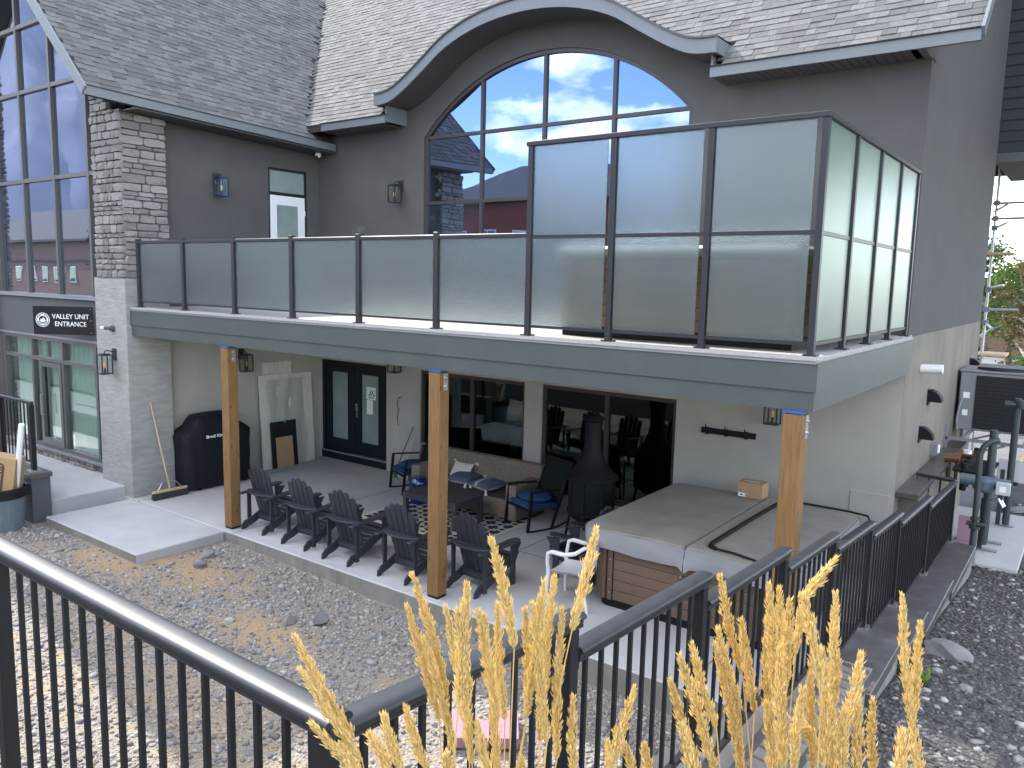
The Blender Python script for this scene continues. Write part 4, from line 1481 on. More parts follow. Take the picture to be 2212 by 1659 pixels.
# ------------------------------------------------------------------ wall lanterns
def lantern(label, loc, rz):
    t = thing('wall_lantern', label, 'wall lamp', (0, 0, 0), 0, 'black box lanterns on the walls')
    q = MB(); q.box(-.06, .06, -.022, -.001, -.04, .16); q.build('backplate', 'lamp_black', t, bevel=.004)
    q = MB(); q.tube([(0, -.02, .1), (0, -.10, .125), (0, -.16, .125), (0, -.175, .11), (0, -.175, .075)], .009, 6); q.build('arm', 'lamp_black', t)
    q = MB()
    w, z0, z1, y0 = .085, -.26, .05, -.175
    q.box(-w - .008, w + .008, y0 - w - .008, y0 + w + .008, z1, z1 + .014)
    q.box(-w * .7, w * .7, y0 - w * .7, y0 + w * .7, z1 + .014, z1 + .03)
    for i in (-1, 1):
        for j in (-1, 1):
            q.box(i * w - .008, i * w + .008, y0 + j * w - .008, y0 + j * w + .008, z0, z1)
        q.box(i * w - .008, i * w + .008, y0 - w + .008, y0 + w - .008, z0, z0 + .014)
        q.box(-w + .008, w - .008, y0 + i * w - .008, y0 + i * w + .008, z0, z0 + .014)
    q.box(-w, w, y0 - .012, y0 + .012, z0, z0 + .01)
    q.build('cage', 'lamp_black', t)
    for i in (-1, 1):
        MB().box(i * (w - .001) - .001, i * (w - .001) + .001, y0 - w + .009, y0 + w - .009, z0 + .015, z1 - .001).build('pane', 'glass_clear', t)
        MB().box(-w + .009, w - .009, y0 + i * (w - .001) - .001, y0 + i * (w - .001) + .001, z0 + .015, z1 - .001).build('pane', 'glass_clear', t)
    q = MB(); q.tube([(0, y0, z0 + .01), (0, y0, z0 + .1)], .016, 8); q.build('socket', 'lamp_black', t)
    q = MB(); q.lathe([(.008, .09), (.016, .11), (.028, .15), (.02, .185), (.004, .2)], (0, y0, z0), 10); q.build('bulb', 'bulb_amber', t, smooth=1)
    t.location = loc; t.rotation_euler = (0, 0, rz)
    return t
L0 = lantern('box lantern on the grey stub column beside the entrance sign, amber bulb inside', (-11.25, -.177, -.86), 0)
PI = math.pi
dup(L0, (LWX, 1.66, 2.2), PI / 2, 'box lantern on the dark wing wall between stone column and white door')
dup(L0, (-8.72, 4.0, 2.2), 0, 'box lantern on the dark wall left of the arched window')
dup(L0, (LWX, 2.1, -.98), PI / 2, 'box lantern under the balcony above the covered barbecue, behind the left cedar post')
dup(L0, (-8.72, 4.0, -.95), 0, 'box lantern under the balcony just right of the French doors, mostly hidden')
dup(L0, (-1.53, 4.0, -1.03), 0, 'box lantern under the balcony above the coat hook rail')

# ------------------------------------------------------------------ things on the walls
t = thing('entrance_sign', 'black panel sign reading VALLEY UNIT ENTRANCE with round white emblem', 'sign', (-12.18, -.06, -.545), rad(36))
t.rotation_euler = (0, 0, 0)
loc0 = t.location.copy(); t.location = (0, 0, 0)
q = MB(); q.box(-1.045, 0, -.012, 0, 0, .495); q.build('panel', 'sign_black', t, bevel=.002)
for s_, z, x in (('VALLEY UNIT', .315, -.385), ('ENTRANCE', .185, -.39)):
    me = text_mesh('lettering', s_, .118, .002, 'sign_white', font_scale_x=.92)
    o = bpy.data.objects.new('lettering', me); COL.objects.link(o); o.parent = t
    o.location = (x, -.0145, z); o.rotation_euler = (PI / 2, 0, 0)
q = MB()
def ring(cx, cz, r0, r1, y, n=40):
    vs = []
    for k in range(n):
        a = 2 * PI * k / n
        for r in (r0, r1):
            vs.append((cx + r * math.cos(a), y, cz + r * math.sin(a)))
    q.add(vs, [(2 * k, 2 * k + 1, (2 * k + 3) % (2 * n), (2 * k + 2) % (2 * n)) for k in range(n)])
ring(-.875, .255, .112, .122, -.0135); ring(-.875, .255, .068, .098, -.0135)
q.prism([(-.93, .235), (-.905, .275), (-.885, .262), (-.865, .295), (-.84, .27), (-.82, .235)], 'y', -.0145, -.0130)
q.box(-.915, -.835, -.0145, -.0130, .212, .228)
q.build('emblem', 'sign_white', t)
q = MB()
for k in range(24):
    if k % 12 in (0, 5, 6, 11):
        continue
    a = 2 * PI * k / 24 + .13
    M_ = Matrix.Translation((-.875 + .083 * math.cos(a), -.0142, .255 + .083 * math.sin(a))) @ Matrix.Rotation(-a + PI / 2, 4, 'Y')
    q.box(-.006, .006, -.001, .0003, -.009, .009, M_)
q.build('emblem_letters', 'sign_black', t)
for z in (.04, .25, .45):
    q = MB(); q.tube([(-.03, -.02, z), (-.03, .03, z)], .009, 8); q.build('standoff', 'chrome_dull', t)
t.location = loc0; t.rotation_euler = (0, 0, rad(36))

t = thing('security_camera', 'small white dome security camera under the wing eave', 'camera', (-10.8, 3.79, 3.02))
q = MB(); q.lathe([(.05, 0), (.055, -.02), (.05, -.045)], (-10.8, 3.79, 3.0), 14); q.build('mount', 'cam_white', t, smooth=.6)
q = MB(); q.sphere((-10.8, 3.79, 2.94), .058, 14, 10); q.build('ball', 'cam_white', t, smooth=2)
q = MB(); q.lathe([(.022, 0), (.026, .02), (.026, .03)], (0, 0, 0), 12)
M_ = Matrix.Translation((-10.775, 3.745, 2.9)) @ Vector((.5, -.72, -.5)).to_track_quat('Z', 'Y').to_matrix().to_4x4()
q.v = [tuple(M_ @ Vector(p)) for p in q.v]; q.build('lens', 'black', t)
t = thing('motion_sensor', 'small round wall sensor with white bulb above the column lantern', 'sensor', (-11.26, -.18, -.37))
q = MB(); q.tube([(-11.26, -.177, -.37), (-11.26, -.2, -.37)], .055, 14); q.tube([(-11.26, -.2, -.37), (-11.26, -.23, -.37)], .042, 12); q.build('body', 'wall_grey', t)
q = MB(); q.tube([(-11.26, -.23, -.37), (-11.32, -.30, -.36)], .028, 10); q.build('neck', 'wall_grey', t)
q = MB(); q.sphere((-11.34, -.325, -.357), .032, 10, 7); q.build('bulb', 'cam_white', t, smooth=2)

t = thing('hook_rail', 'black coat hook rail with three hooks on the beige wall', 'hook rail', (-2.2, 3.99, -1.56))
q = MB(); q.box(-2.605, -1.795, 3.975, 3.999, -1.565, -1.48); q.build('rail', 'black', t, bevel=.003)
for x in (-2.51, -2.22, -1.93):
    q = MB(); q.box(x - .02, x + .03, 3.967, 3.975, -1.575, -1.47); q.build('plate', 'black', t)
    q = MB(); q.tube([(x, 3.967, -1.5), (x, 3.92, -1.5), (x, 3.9, -1.43), (x, 3.9, -1.42)], .008, 6); q.tube([(x, 3.967, -1.54), (x, 3.93, -1.57), (x, 3.915, -1.54)], .008, 6); q.build('hook', 'black', t)
q = MB(); q.tube([(-8.77, 3.995, -2.25), (-8.78, 3.98, -2.1), (-8.76, 3.985, -1.95), (-8.78, 3.96, -1.8), (-8.72, 3.96, -1.70), (-8.68, 3.99, -1.69)], .006, 5)
tag(q.build('loose_cable', 'black'), 'loose black cable end sticking out of the beige wall by the French doors', 'cable')
q = MB(); q.box(-.5, -.02, 3.985, 3.999, -3.1, -2.05); tag(q.build('access_panel', 'beige_stucco', bevel=.004), 'flush beige access panel low on the wall right of the hot tub', 'panel')

# right side wall
q = MB(); q.tube([(.034, 5.06, -.49), (.30, 5.06, -.475)], .062, 14); tag(q.build('vent_pipe', 'pvc', smooth=.6), 'white plastic vent pipe sticking out of the end wall', 'pipe')
def hood(y, z, w, lab):
    t = thing('vent_hood', lab, 'vent', (.034, y, z - .1), group='black vent hoods on the end wall')
    q = MB(); q.box(.034, .05, y - w, y + w, z - .12, z + .11); q.build('flange', 'black', t)
    pr = [(.05, z + .1)] + [(.05 + .17 * math.sin(a * PI / 12), z - .07 + .17 * math.cos(a * PI / 12)) for a in range(1, 7)] + [(.05, z - .07)]
    q = MB(); q.prism(pr, 'y', y - w * .85, y + w * .85); q.build('hood', 'matte_black', t)
    MB().box(.034, .06, y - w, y + w, z + .112, z + .13).build('drip_cap', 'hvac_grey', t)
hood(5.86, -.95, .11, 'larger black vent hood below the white vent pipe')
hood(5.4, -1.43, .09, 'smaller black vent hood lower on the end wall')
hood(10.2, -.78, .11, 'far black vent hood just above the condenser unit')
t = thing('outlet_box', 'grey outlet box with white cover on the end wall above the ledge', 'outlet box', (.034, 6.55, -1.9))
q = MB(); q.box(.034, .12, 6.47, 6.63, -1.92, -1.74); q.build('box', 'hvac_grey', t); q = MB(); q.box(.12, .15, 6.5, 6.6, -1.89, -1.76); q.build('cover', 'cam_white', t, bevel=.01)
# ------------------------------------------------------------------ Adirondack chairs
def make_adirondack(label):
    t = thing('adirondack_chair', label, 'chair', (0, 0, 0), 0, 'dark grey adirondack chairs')
    m = 'poly_chair'
    # local: y = 0 rear tips on the floor, +y front, z up
    for s in (-1, 1):
        x = s * .24
        pr = [(-.03, .0), (.03, .0), (.10, .035), (.17, .05), (.70, .275), (.70, .385), (.60, .38), (.10, .14), (.03, .13), (-.02, .08)]
        q = MB(); q.prism(pr, 'x', x - .0125, x + .0125); q.build('side_rail', m, t, bevel=.004)
        xo = s * .268
        q = MB(); q.box(xo - .0125, xo + .0125, .60, .69, 0, .545); q.build('front_leg', m, t, bevel=.004)
        q = MB(); q.box(xo - .0125, xo + .0125, .10, .165, .03, .545); q.build('rear_leg', m, t, bevel=.004)
        pr = [(xo - s * .02, .02), (xo + s * .06, .02), (xo + s * .062, .3), (xo + s * .085, .5), (xo + s * .09, .62), (xo + s * .06, .74), (xo + s * .01, .765), (xo - s * .045, .74), (xo - s * .06, .62), (xo - s * .05, .4), (xo - s * .02, .2)]
        M_ = Matrix.Rotation(.045, 4, 'X') @ Matrix.Translation((0, 0, .53))
        q = MB(); q.prism(pr, 'z', 0, .024, M_); q.build('arm', m, t, bevel=.004)
        pr = [(.60 - .0, .32), (.60, .52), (.5, .52), (.52, .48), (.56, .42), (.58, .36)]
        q = MB(); q.prism([(y + .09, z) for y, z in [(.60, .30), (.66, .40), (.635, .42), (.70, .52), (.60, .52)]], 'x', xo - .01, xo + .01); q.build('arm_bracket', m, t)
    # seat slats
    for i in range(7):
        y = .655 - i * .065
        z = .385 - i * .034 - (.012 if i > 0 else 0)
        M_ = Matrix.Translation((0, y, z)) @ Matrix.Rotation(rad(27), 4, 'X')
        q = MB(); q.box(-.25, .25, -.029, .029, -.009, .009, M_); q.build('seat_slat', m, t, bevel=.003)
    q = MB(); q.box(-.25, .25, .70, .722, .25, .37); q.build('front_apron', m, t, bevel=.004)
    # fan back
    low, dy, dz = Vector((0, .30, .155)), -.265, 1.0
    d = Vector((0, dy, dz)).normalized()
    tops = (.77, .83, .855, .83, .77)
    for k in range(5):
        fan = (k - 2) * .018
        ux = Vector((math.sin(fan), d.y * math.cos(fan), d.z * math.cos(fan))).normalized()
        side = ux.cross(Vector((0, 1, 0.27)).normalized()).normalized()
        if side.x < 0: side = -side
        nrm = side.cross(ux).normalized()
        c0 = low + Vector(((k - 2) * .09, 0, 0))
        w0, w1, L = .040, .047, tops[k]
        prof = [(-w0, 0), (w0, 0), (w1, L - .05)] + [(w1 * math.cos(a * PI / 6), L - .05 + .05 * math.sin(a * PI / 6)) for a in range(1, 6)] + [(-w1, L - .05)]
        M_ = Matrix(((side.x, ux.x, nrm.x, c0.x), (side.y, ux.y, nrm.y, c0.y), (side.z, ux.z, nrm.z, c0.z), (0, 0, 0, 1)))
        q = MB(); q.prism(prof, 'z', -.009, .009, M_); q.build('back_slat', m, t, bevel=.003)
    # crescent rest behind the back, on the rear legs
    pr = []
    for i in range(11):
        a = -1 + 2 * i / 10
        pr.append((a * .31, .135 - .115 * (1 - a * a) ** .8))
    pr2 = [(a * .31, .20 - .045 * (1 - a * a)) for a in [1 - 2 * i / 10 for i in range(11)]]
    q = MB(); q.prism(pr + pr2, 'z', .555, .579); q.build('back_rest', m, t, bevel=.004)
    q = MB(); q.bar((-.25, .262, .16), (.25, .262, .16), .03, .09); q.build('cross_brace', m, t)
    return t
A0 = make_adirondack('leftmost of the row of adirondack chairs, nearest the left cedar post')
A0.location = (-7.82, .02, P); A0.rotation_euler = (0, 0, .01)
dup(A0, (-6.835, -.02, P), .02, 'second adirondack chair from the left cedar post')
dup(A0, (-5.93, -.05, P), .03, 'adirondack chair in the middle of the row, third from the left cedar post')
dup(A0, (-4.91, -.02, P), -.01, 'adirondack chair just left of the middle cedar post')
dup(A0, (-3.98, .22, P), -.07, 'adirondack chair right of the middle cedar post, end of the row')
dup(A0, (-2.76, 1.70, P), PI / 2 + .06, 'adirondack chair turned sideways between white chair and chiminea')

# ------------------------------------------------------------------ white monobloc chair
t = thing('plastic_chair', 'white plastic stacking armchair beside the hot tub corner', 'chair', (0, 0, 0))
m = 'white_plastic'
for s in (-1, 1):
    q = MB(); q.tube([(s * .25, .24, 0), (s * .235, .235, .2), (s * .225, .225, .42)], [.018, .021, .026], 8); q.build('leg', m, t, smooth=1)
    q = MB(); q.tube([(s * .23, -.30, 0), (s * .215, -.235, .25), (s * .20, -.20, .43)], [.018, .022, .026], 8); q.build('leg', m, t, smooth=1)
    q = MB(); q.tube([(s * .225, .225, .40), (s * .25, .23, .52), (s * .262, .215, .63), (s * .265, .16, .652), (s * .26, .0, .645), (s * .245, -.13, .68), (s * .225, -.25, .77)], [.024, .022, .024, .027, .028, .025, .022], 8); q.build('arm', m, t, smooth=1)
q = MB(); q.grid(lambda u, v: ((u - .5) * (.44 + .03 * v), -.21 + .45 * v, .425 + .012 * math.cos(v * PI) - .018 * math.sin(u * PI) + (.0 if v < .93 else -.02)), 10, 10)
q.grid(lambda u, v: ((u - .5) * (.44 + .03 * v), -.21 + .45 * v, .405 + .012 * math.cos(v * PI) - .018 * math.sin(u * PI) + (.0 if v < .93 else -.025)), 10, 10)
q.build('seat', m, t, smooth=1)
q = MB(); q.tube([(-.20, -.215, .42), (-.215, -.25, .6), (-.20, -.29, .78), (-.13, -.305, .825), (0, -.31, .84), (.13, -.305, .825), (.20, -.29, .78), (.215, -.25, .6), (.20, -.215, .42)], .022, 8); q.build('back_frame', m, t, smooth=1)
for k in range(7):
    x = -.15 + .05 * k
    q = MB(); q.bar((x, -.22, .44), (x * 1.02, -.295, .815), .03, .01, up=(0, 1, 0)); q.build('back_slat', m, t)
t.location = (-2.80, .89, P); t.rotation_euler = (0, 0, PI / 2 + .08)

# ------------------------------------------------------------------ hot tub under the balcony
HX0, HX1, HY0, HY1 = -2.62, -.32, .98, 3.42
HT = thing('hot_tub', 'square hot tub with brown plank cabinet and grey vinyl cover', 'hot tub', ((HX0 + HX1) / 2, (HY0 + HY1) / 2, P))
q = MB()
def rrect(x0, x1, y0, y1, r, n=5):
    out = []
    for cx, cy, a0 in ((x1 - r, y0 + r, -PI / 2), (x1 - r, y1 - r, 0), (x0 + r, y1 - r, PI / 2), (x0 + r, y0 + r, PI)):
        for i in range(n + 1):
            a = a0 + PI / 2 * i / n
            out.append((cx + r * math.cos(a), cy + r * math.sin(a)))
    return out
q.prism(rrect(HX0 + .02, HX1 - .02, HY0 + .02, HY1 - .02, .16), 'z', P + .11, P + .86); q.build('shell', 'print_dark', HT)
q = MB(); q.prism(rrect(HX0 + .06, HX1 - .06, HY0 + .06, HY1 - .06, .14), 'z', P + .002, P + .112); q.build('base', 'black', HT)
def panel_face(fn, L, nrow, rz):
    """horizontal planks between uprights; fn maps run distance to a point on the face"""
    pass
ph = .745 / 6
for (x0, x1) in ((HX0 + .30, HX0 + 1.10), (HX0 + 1.16, HX1 - .36)):
    me = MB().box(-(x1 - x0) / 2, (x1 - x0) / 2, -.012, .014, -ph / 2 + .003, ph / 2 - .003).mesh('plank', 'tub_plank', bevel=.004)
    for i in range(6):
        place('plank', me, HT, ((x0 + x1) / 2, HY0 + .006, P + .115 + ph * (i + .5)))
me = MB().box(-.012, .014, -(HY1 - HY0) / 2 + .3, (HY1 - HY0) / 2 - .3, -ph / 2 + .003, ph / 2 - .003).mesh('plank', 'tub_plank', bevel=.004)
for x in (HX0 + .006, HX1 - .008):
    for i in range(6):
        place('plank', me, HT, (x, (HY0 + HY1) / 2, P + .115 + ph * (i + .5)))
for x in (HX0 + .255, HX0 + 1.13, HX1 - .33):
    q = MB(); q.box(x - .03, x + .03, HY0 - .012, HY0 + .02, P + .11, P + .86); q.build('upright', 'tub_plank', HT, bevel=.004)
    for z in (.2, .36, .6, .78):
        MB().box(x - .007, x + .007, HY0 - .015, HY0 - .0121, P + z - .007, P + z + .007).build('screw', 'steel', HT)
# corner staves
for cx, cy, a0 in ((HX0 + .2, HY0 + .2, PI), (HX1 - .2, HY0 + .2, -PI / 2)):
    for i in range(6):
        a = a0 + PI / 2 * (i + .5) / 6
        M_ = Matrix.Translation((cx + .2 * math.cos(a), cy + .2 * math.sin(a), P + .115)) @ Matrix.Rotation(a, 4, 'Z')
        q = MB(); q.box(-.012, .012, -.0245, .0245, 0, .745, M_); q.build('stave', 'tub_plank', HT, bevel=.003)
# cover in two halves, with skirt
FX = -1.42
def cover_half(x0, x1, left):
    rr = rrect(x0, x1, HY0 - .1, HY1 + .08, .16, 6)
    pts = []
    for (x, y) in rr:
        pts.append((x if (left and x < FX - .3) or (not left and x > FX + .3) else (FX - .006 if left else FX + .006), y))
    return pts
for left in (True, False):
    x0, x1 = (HX0 - .11, FX) if left else (FX, HX1 + .1)
    r_ = .17
    pr = []
    if left:
        pr = [(FX - .006, HY0 - .1), (FX - .006, HY1 + .08)] + [(x0 + r_ + r_ * math.cos(PI / 2 + PI / 2 * i / 6), HY1 + .08 - r_ + r_ * math.sin(PI / 2 + PI / 2 * i / 6)) for i in range(7)] + [(x0 + r_ + r_ * math.cos(PI + PI / 2 * i / 6), HY0 - .1 + r_ + r_ * math.sin(PI + PI / 2 * i / 6)) for i in range(7)]
    else:
        pr = [(FX + .006, HY1 + .08), (FX + .006, HY0 - .1)] + [(x1 - r_ + r_ * math.cos(-PI / 2 + PI / 2 * i / 6), HY0 - .1 + r_ + r_ * math.sin(-PI / 2 + PI / 2 * i / 6)) for i in range(7)] + [(x1 - r_ + r_ * math.cos(PI / 2 * i / 6), HY1 + .08 - r_ + r_ * math.sin(PI / 2 * i / 6)) for i in range(7)]
    q = MB(); q.prism(pr, 'z', P + .862, P + .965)
    for i, v in enumerate(q.v):      # slight crown towards the fold
        if v[2] > P + .9:
            q.v[i] = (v[0], v[1], v[2] + .018 * max(0, 1 - abs(v[0] - FX) / 1.2))
    q.build('cover', 'tub_cover', HT, bevel=.02, segs=2, smooth=.6)
    # hanging skirt; its top band gives the cover side a painted sky-lit grey
    k = MB()
    ring_ = pr[2:] if not left else pr[1:]
    path = pr[1:] + ([pr[0]] if left else [])
    if not left:
        path = pr[1:] + [pr[0]]
    vs = []
    cnt = 0
    fine = []
    for a, c in zip(path, path[1:]):
        L = math.hypot(c[0] - a[0], c[1] - a[1])
        nn = max(1, int(L / .025))
        for i in range(nn):
            fine.append((a[0] + (c[0] - a[0]) * i / nn, a[1] + (c[1] - a[1]) * i / nn))
    fine.append(path[-1])
    cxm, cym = (x0 + x1) / 2, (HY0 + HY1) / 2
    for i, (x, y) in enumerate(fine):
        wv = .006 * math.sin(i * .38) + .005 * math.sin(i * .17 + 1)
        dx, dy = (x - cxm), (y - cym)
        l_ = math.hypot(dx, dy)
        ox, oy = dx / l_ * .004, dy / l_ * .004
        sag = .012 * math.sin(i * .13 + left) - .05 * math.exp(-((x - FX) / .045) ** 2) * (1 if y < 1.2 else 0)
        fl = .03 * math.exp(-((x - FX) / .045) ** 2) * (1 if y < 1.2 else 0)
        vs += [(x + ox * .7, y + oy * .7, P + .953), (x + ox, y + oy, P + .868), (x + ox * 2 + dx / l_ * wv, y + oy * 2 + dy / l_ * wv - fl * .5, P + .82), (x + ox - dx / l_ * (.012 - wv), y + oy - dy / l_ * (.012 - wv) - fl, P + .735 + sag)]
    nn = len(fine)
    k.add(vs, [(4 * i + j, 4 * i + 4 + j, 4 * i + 5 + j, 4 * i + 1 + j) for i in range(nn - 1) for j in (0, 1, 2)])
    k.build('skirt', 'tub_skirt', HT, smooth=1.0)
# lifter bar lying over the right half
z = P + .998
pts = [(-.45, HY0 - .06, z - .03), (-.9, HY0 + .0, z - .0), (-1.12, HY0 + .02, z), (-1.2, HY0 + .06, z), (-1.22, HY0 + .16, z), (-1.2, 2.2, z + .01), (-1.18, HY1 - .12, z), (-1.12, HY1 + .0, z), (-1.0, HY1 + .03, z), (-.4, HY1 + .07, z - .01), (-.16, HY1 + .08, z - .03), (-.12, HY1 + .02, z - .08), (-.12, HY1 - .3, z - .3)]
q = MB(); q.tube(pts, .014, 8); q.build('lifter_bar', 'black', HT, smooth=.8)
q = MB(); q.tube([(-1.12, HY0 + .02, z), (-1.2, HY0 + .06, z), (-1.22, HY0 + .16, z), (-1.2, 2.2, z + .01), (-1.18, HY1 - .12, z), (-1.12, HY1 + .0, z)], .024, 8); q.build('foam_grip', 'matte_black', HT, smooth=.8)
# box on the cover
t = thing('cardboard_box', 'small brown cardboard box with white label on the hot tub cover', 'box', (-1.58, 3.38, P + .985))
M_ = Matrix.Translation((-1.58, 3.38, P + .986)) @ Matrix.Rotation(.0, 4, 'Z')
q = MB(); q.box(-.165, .165, -.12, .12, 0, .2, M_); q.build('carton', 'cardboard', t, bevel=.003)
MB().box(-1.58 - .155, -1.58 - .06, 3.2585, 3.2598, P + .995, P + 1.045).build('shipping_label', 'paper', t)
MB().box(-1.58 - .125, -1.58 - .09, 3.2575, 3.2584, P + 1.012, P + 1.028).build('label_print', 'print_dark', t)
MB().box(-1.7, -1.5, 3.36, 3.4, P + 1.1861, P + 1.1868).build('top_print', 'foam_board', t)

# ------------------------------------------------------------------ seating group
t = thing('rug', 'navy and cream patterned outdoor rug under the coffee table', 'rug', (0, 0, 0))
q = MB(); q.box(-1.15, 1.15, -.76, .76, 0, .008); q.build('weave', 'rug', t)
t.location = (-6.11, 2.32, P + .002)

SX0, SX1, SY0, SY1 = -7.35, -5.12, 2.86, 3.74
SOFA = thing('wicker_sofa', 'brown wicker sofa without seat cushions under the window', 'sofa', ((SX0 + SX1) / 2, 3.3, P))
q = MB(); q.box(SX0, SX1, SY1 - .16, SY1, P + .03, P + .80); q.build('back', 'wicker', SOFA, bevel=.02)
for a in (SX0, SX1 - .2):
    q = MB(); q.box(a, a + .2, SY0, SY1 - .161, P + .03, P + .60); q.build('arm', 'wicker', SOFA, bevel=.02)
q = MB(); q.box(SX0 + .201, SX1 - .201, SY0 + .03, SY1 - .161, P + .03, P + .33); q.build('base', 'wicker', SOFA, bevel=.012)
sl = MB().box(SX0 + .21, SX1 - .21, -.03, .03, 0, .016).mesh('seat_slat', 'table_dark')
for i in range(9):
    place('seat_slat', sl, SOFA, (0, SY0 + .09 + i * .072, P + .331))
def pillow(label, loc, rz, w, h, th, m, tilt, tassel=True, group=None):
    t = thing('throw_pillow', label, 'pillow', (0, 0, 0))
    def f(sg):
        def g(u, v):
            a, c = 2 * u - 1, 2 * v - 1
            e = (max(0, 1 - a * a) * max(0, 1 - c * c)) ** .42
            pin = 1 - .07 * (1 - abs(a)) * abs(c) ** 3 - .07 * (1 - abs(c)) * abs(a) ** 3
            return (a * w / 2 * (1 - .06 * (1 - abs(c) ** 2) * abs(a) ** 4), c * h / 2 * (1 - .06 * (1 - abs(a) ** 2) * abs(c) ** 4), th / 2 + sg * e * th / 2)
        return g
    q = MB(); q.grid(f(1), 14, 12); q.build('top_fabric', m, t, smooth=2)
    q = MB(); q.grid(f(-1), 14, 12); q.build('under_fabric', 'cream_cloth' if tassel else m, t, smooth=2)
    if tassel:
        for i in (-1, 1):
            for j in (-1, 1):
                q = MB(); q.sphere((i * (w / 2 + .02), j * (h / 2 + .015), th / 2 - .01), .024, 8, 6); q.lathe([(.014, 0), (.03, -.05), (.026, -.065)], (i * (w / 2 + .035), j * (h / 2 + .025), th / 2 - .015), 8); q.build('tassel', 'cream_cloth', t, smooth=2)
    t.location = loc; t.rotation_euler = (tilt[0], tilt[1], rz)
    return t
pillow('striped blue pillow with white tassels lying on the right of the sofa', (-5.93, 3.2, P + .35), -.25, .5, .46, .17, 'pillow_striped', (.05, 0))
pillow('plain slate blue tasselled pillow beside the striped one', (-6.52, 3.3, P + .35), .12, .5, .44, .16, 'pillow_blue', (.1, 0))
pillow('pale tasselled pillow leaning on the sofa back', (-6.7, 3.45, P + .42), .0, .42, .42, .12, 'cream_cloth', (.95, 0))

t = thing('coffee_table', 'low dark slatted coffee table on the patterned rug', 'table', (-6.09, 2.27, P + .011))
X0, X1, Y0, Y1 = -6.63, -5.55, 1.93, 2.61
zt = P + .445
for x in (X0 + .035, X1 - .035):
    for y in (Y0 + .035, Y1 - .035):
        q = MB(); q.box(x - .035, x + .035, y - .035, y + .035, P + .011, zt); q.build('leg', 'table_dark', t, bevel=.003)
q = MB(); q.box(X0 + .07, X1 - .07, Y0, Y0 + .025, zt - .09, zt); q.box(X0 + .07, X1 - .07, Y1 - .025, Y1, zt - .09, zt); q.box(X0, X0 + .025, Y0 + .07, Y1 - .07, zt - .09, zt); q.box(X1 - .025, X1, Y0 + .07, Y1 - .07, zt - .09, zt); q.build('frame', 'poly_chair', t)
n_ = 8
sw = (Y1 - Y0 - .06) / n_
me = MB().box(-(X1 - X0) / 2 + .03, (X1 - X0) / 2 - .03, -sw / 2 + .004, sw / 2 - .004, -.018, .001).mesh('top_slat', 'table_dark', bevel=.002)
for i in range(n_):
    place('top_slat', me, t, ((X0 + X1) / 2, Y0 + .03 + sw * (i + .5), zt - .002))
t = thing('garden_stool', 'glossy cobalt blue ceramic garden stool behind the coffee table', 'stool', (-7.05, 2.74, P))
q = MB(); q.lathe([(.11, .0), (.13, .01), (.155, .1), (.17, .22), (.16, .35), (.135, .44), (.12, .455), (.05, .46)], (-7.05, 2.74, P), 24); q.build('body', 'blue_glaze', t, smooth=.7)

def rocker(label, loc, rz):
    t = thing('rocking_chair', label, 'chair', (0, 0, 0), 0, 'black framed rocking chairs with blue cushions')
    for s in (-1, 1):
        x = s * .31
        q = MB(); q.bar((x, .0, .03), (x, .06, .63), .028, .045, up=(0, 1, 0)); q.build('front_leg', 'black', t)
        q = MB(); q.tube([(x, -.02, .022), (x, .15, .012), (x, .35, .012), (x, .55, .03), (x, .72, .08)], .015, 6); q.build('rocker', 'black', t, smooth=.8)
        q = MB(); q.bar((x, .05, .63), (x, .56, .60), .045, .022); q.build('arm', 'black', t)
        q = MB(); q.bar((x, .44, .03), (x, .80, 1.0), .026, .04, up=(0, 1, 0)); q.build('back_post', 'black', t)
    for y_, z_ in ((.04, .33), (.56, .28), (.80, .99)):
        MB().bar((-.31, y_, z_), (.31, y_, z_), .03).build('cross_bar', 'black', t)
    q = MB(); q.bar((0, .55, .33), (0, .79, .98), .58, .012, up=(0, 1, -.4)); q.build('sling_back', 'sling', t)
    q = MB(); q.box(-.285, .285, .03, .57, -.04, .04, Matrix.Translation((0, 0, .395)) @ Matrix.Rotation(-.08, 4, 'X')); q.build('seat_cushion', 'blue_fabric', t, bevel=.025, segs=2, smooth=.8)
    q = MB(); q.sphere((0.02, .33, .475), (.29, .27, .075), 14, 8); q.build('loose_cushion', 'blue_fabric', t, smooth=2)
    t.location = loc; t.rotation_euler = (0, 0, rz)
    return t
r0 = rocker('rocking chair with blue cushions right of the wicker sofa', (-4.98, 2.72, P), -.36)
dup(r0, (-7.83, 3.0, P), -.42, 'rocking chair with blue cushions left of the sofa, by the French doors')

t = thing('chiminea', 'tall black metal chiminea with mesh firebox in front of the right window', 'chiminea', (-3.87, 3.05, P))
c = (-3.87, 3.05, P)
q = MB(); q.lathe([(.40, .93), (.385, .955), (.27, 1.06), (.19, 1.18), (.145, 1.30), (.125, 1.42), (.12, 1.7), (.12, 1.735)], c, 28, cap=False); q.build('hood', 'matte_black', t, smooth=.7)
q = MB(); q.lathe([(.13, 1.72), (.135, 1.745), (.13, 1.76)], c, 24); q.lathe([(.165, 1.785), (.15, 1.82), (.09, 1.86), (.02, 1.875), (.02, 1.9)], c, 24); q.tube([(c[0] - .11, c[1], P + 1.75), (c[0] - .11, c[1], P + 1.79)], .01, 6); q.tube([(c[0] + .11, c[1], P + 1.75), (c[0] + .11, c[1], P + 1.79)], .01, 6); q.build('chimney_cap', 'matte_black', t, smooth=.6)
q = MB(); q.lathe([(.34, .43), (.34, .93)], c, 28, cap=False); q.build('mesh_screen', 'sling', t, smooth=.7)
q = MB()
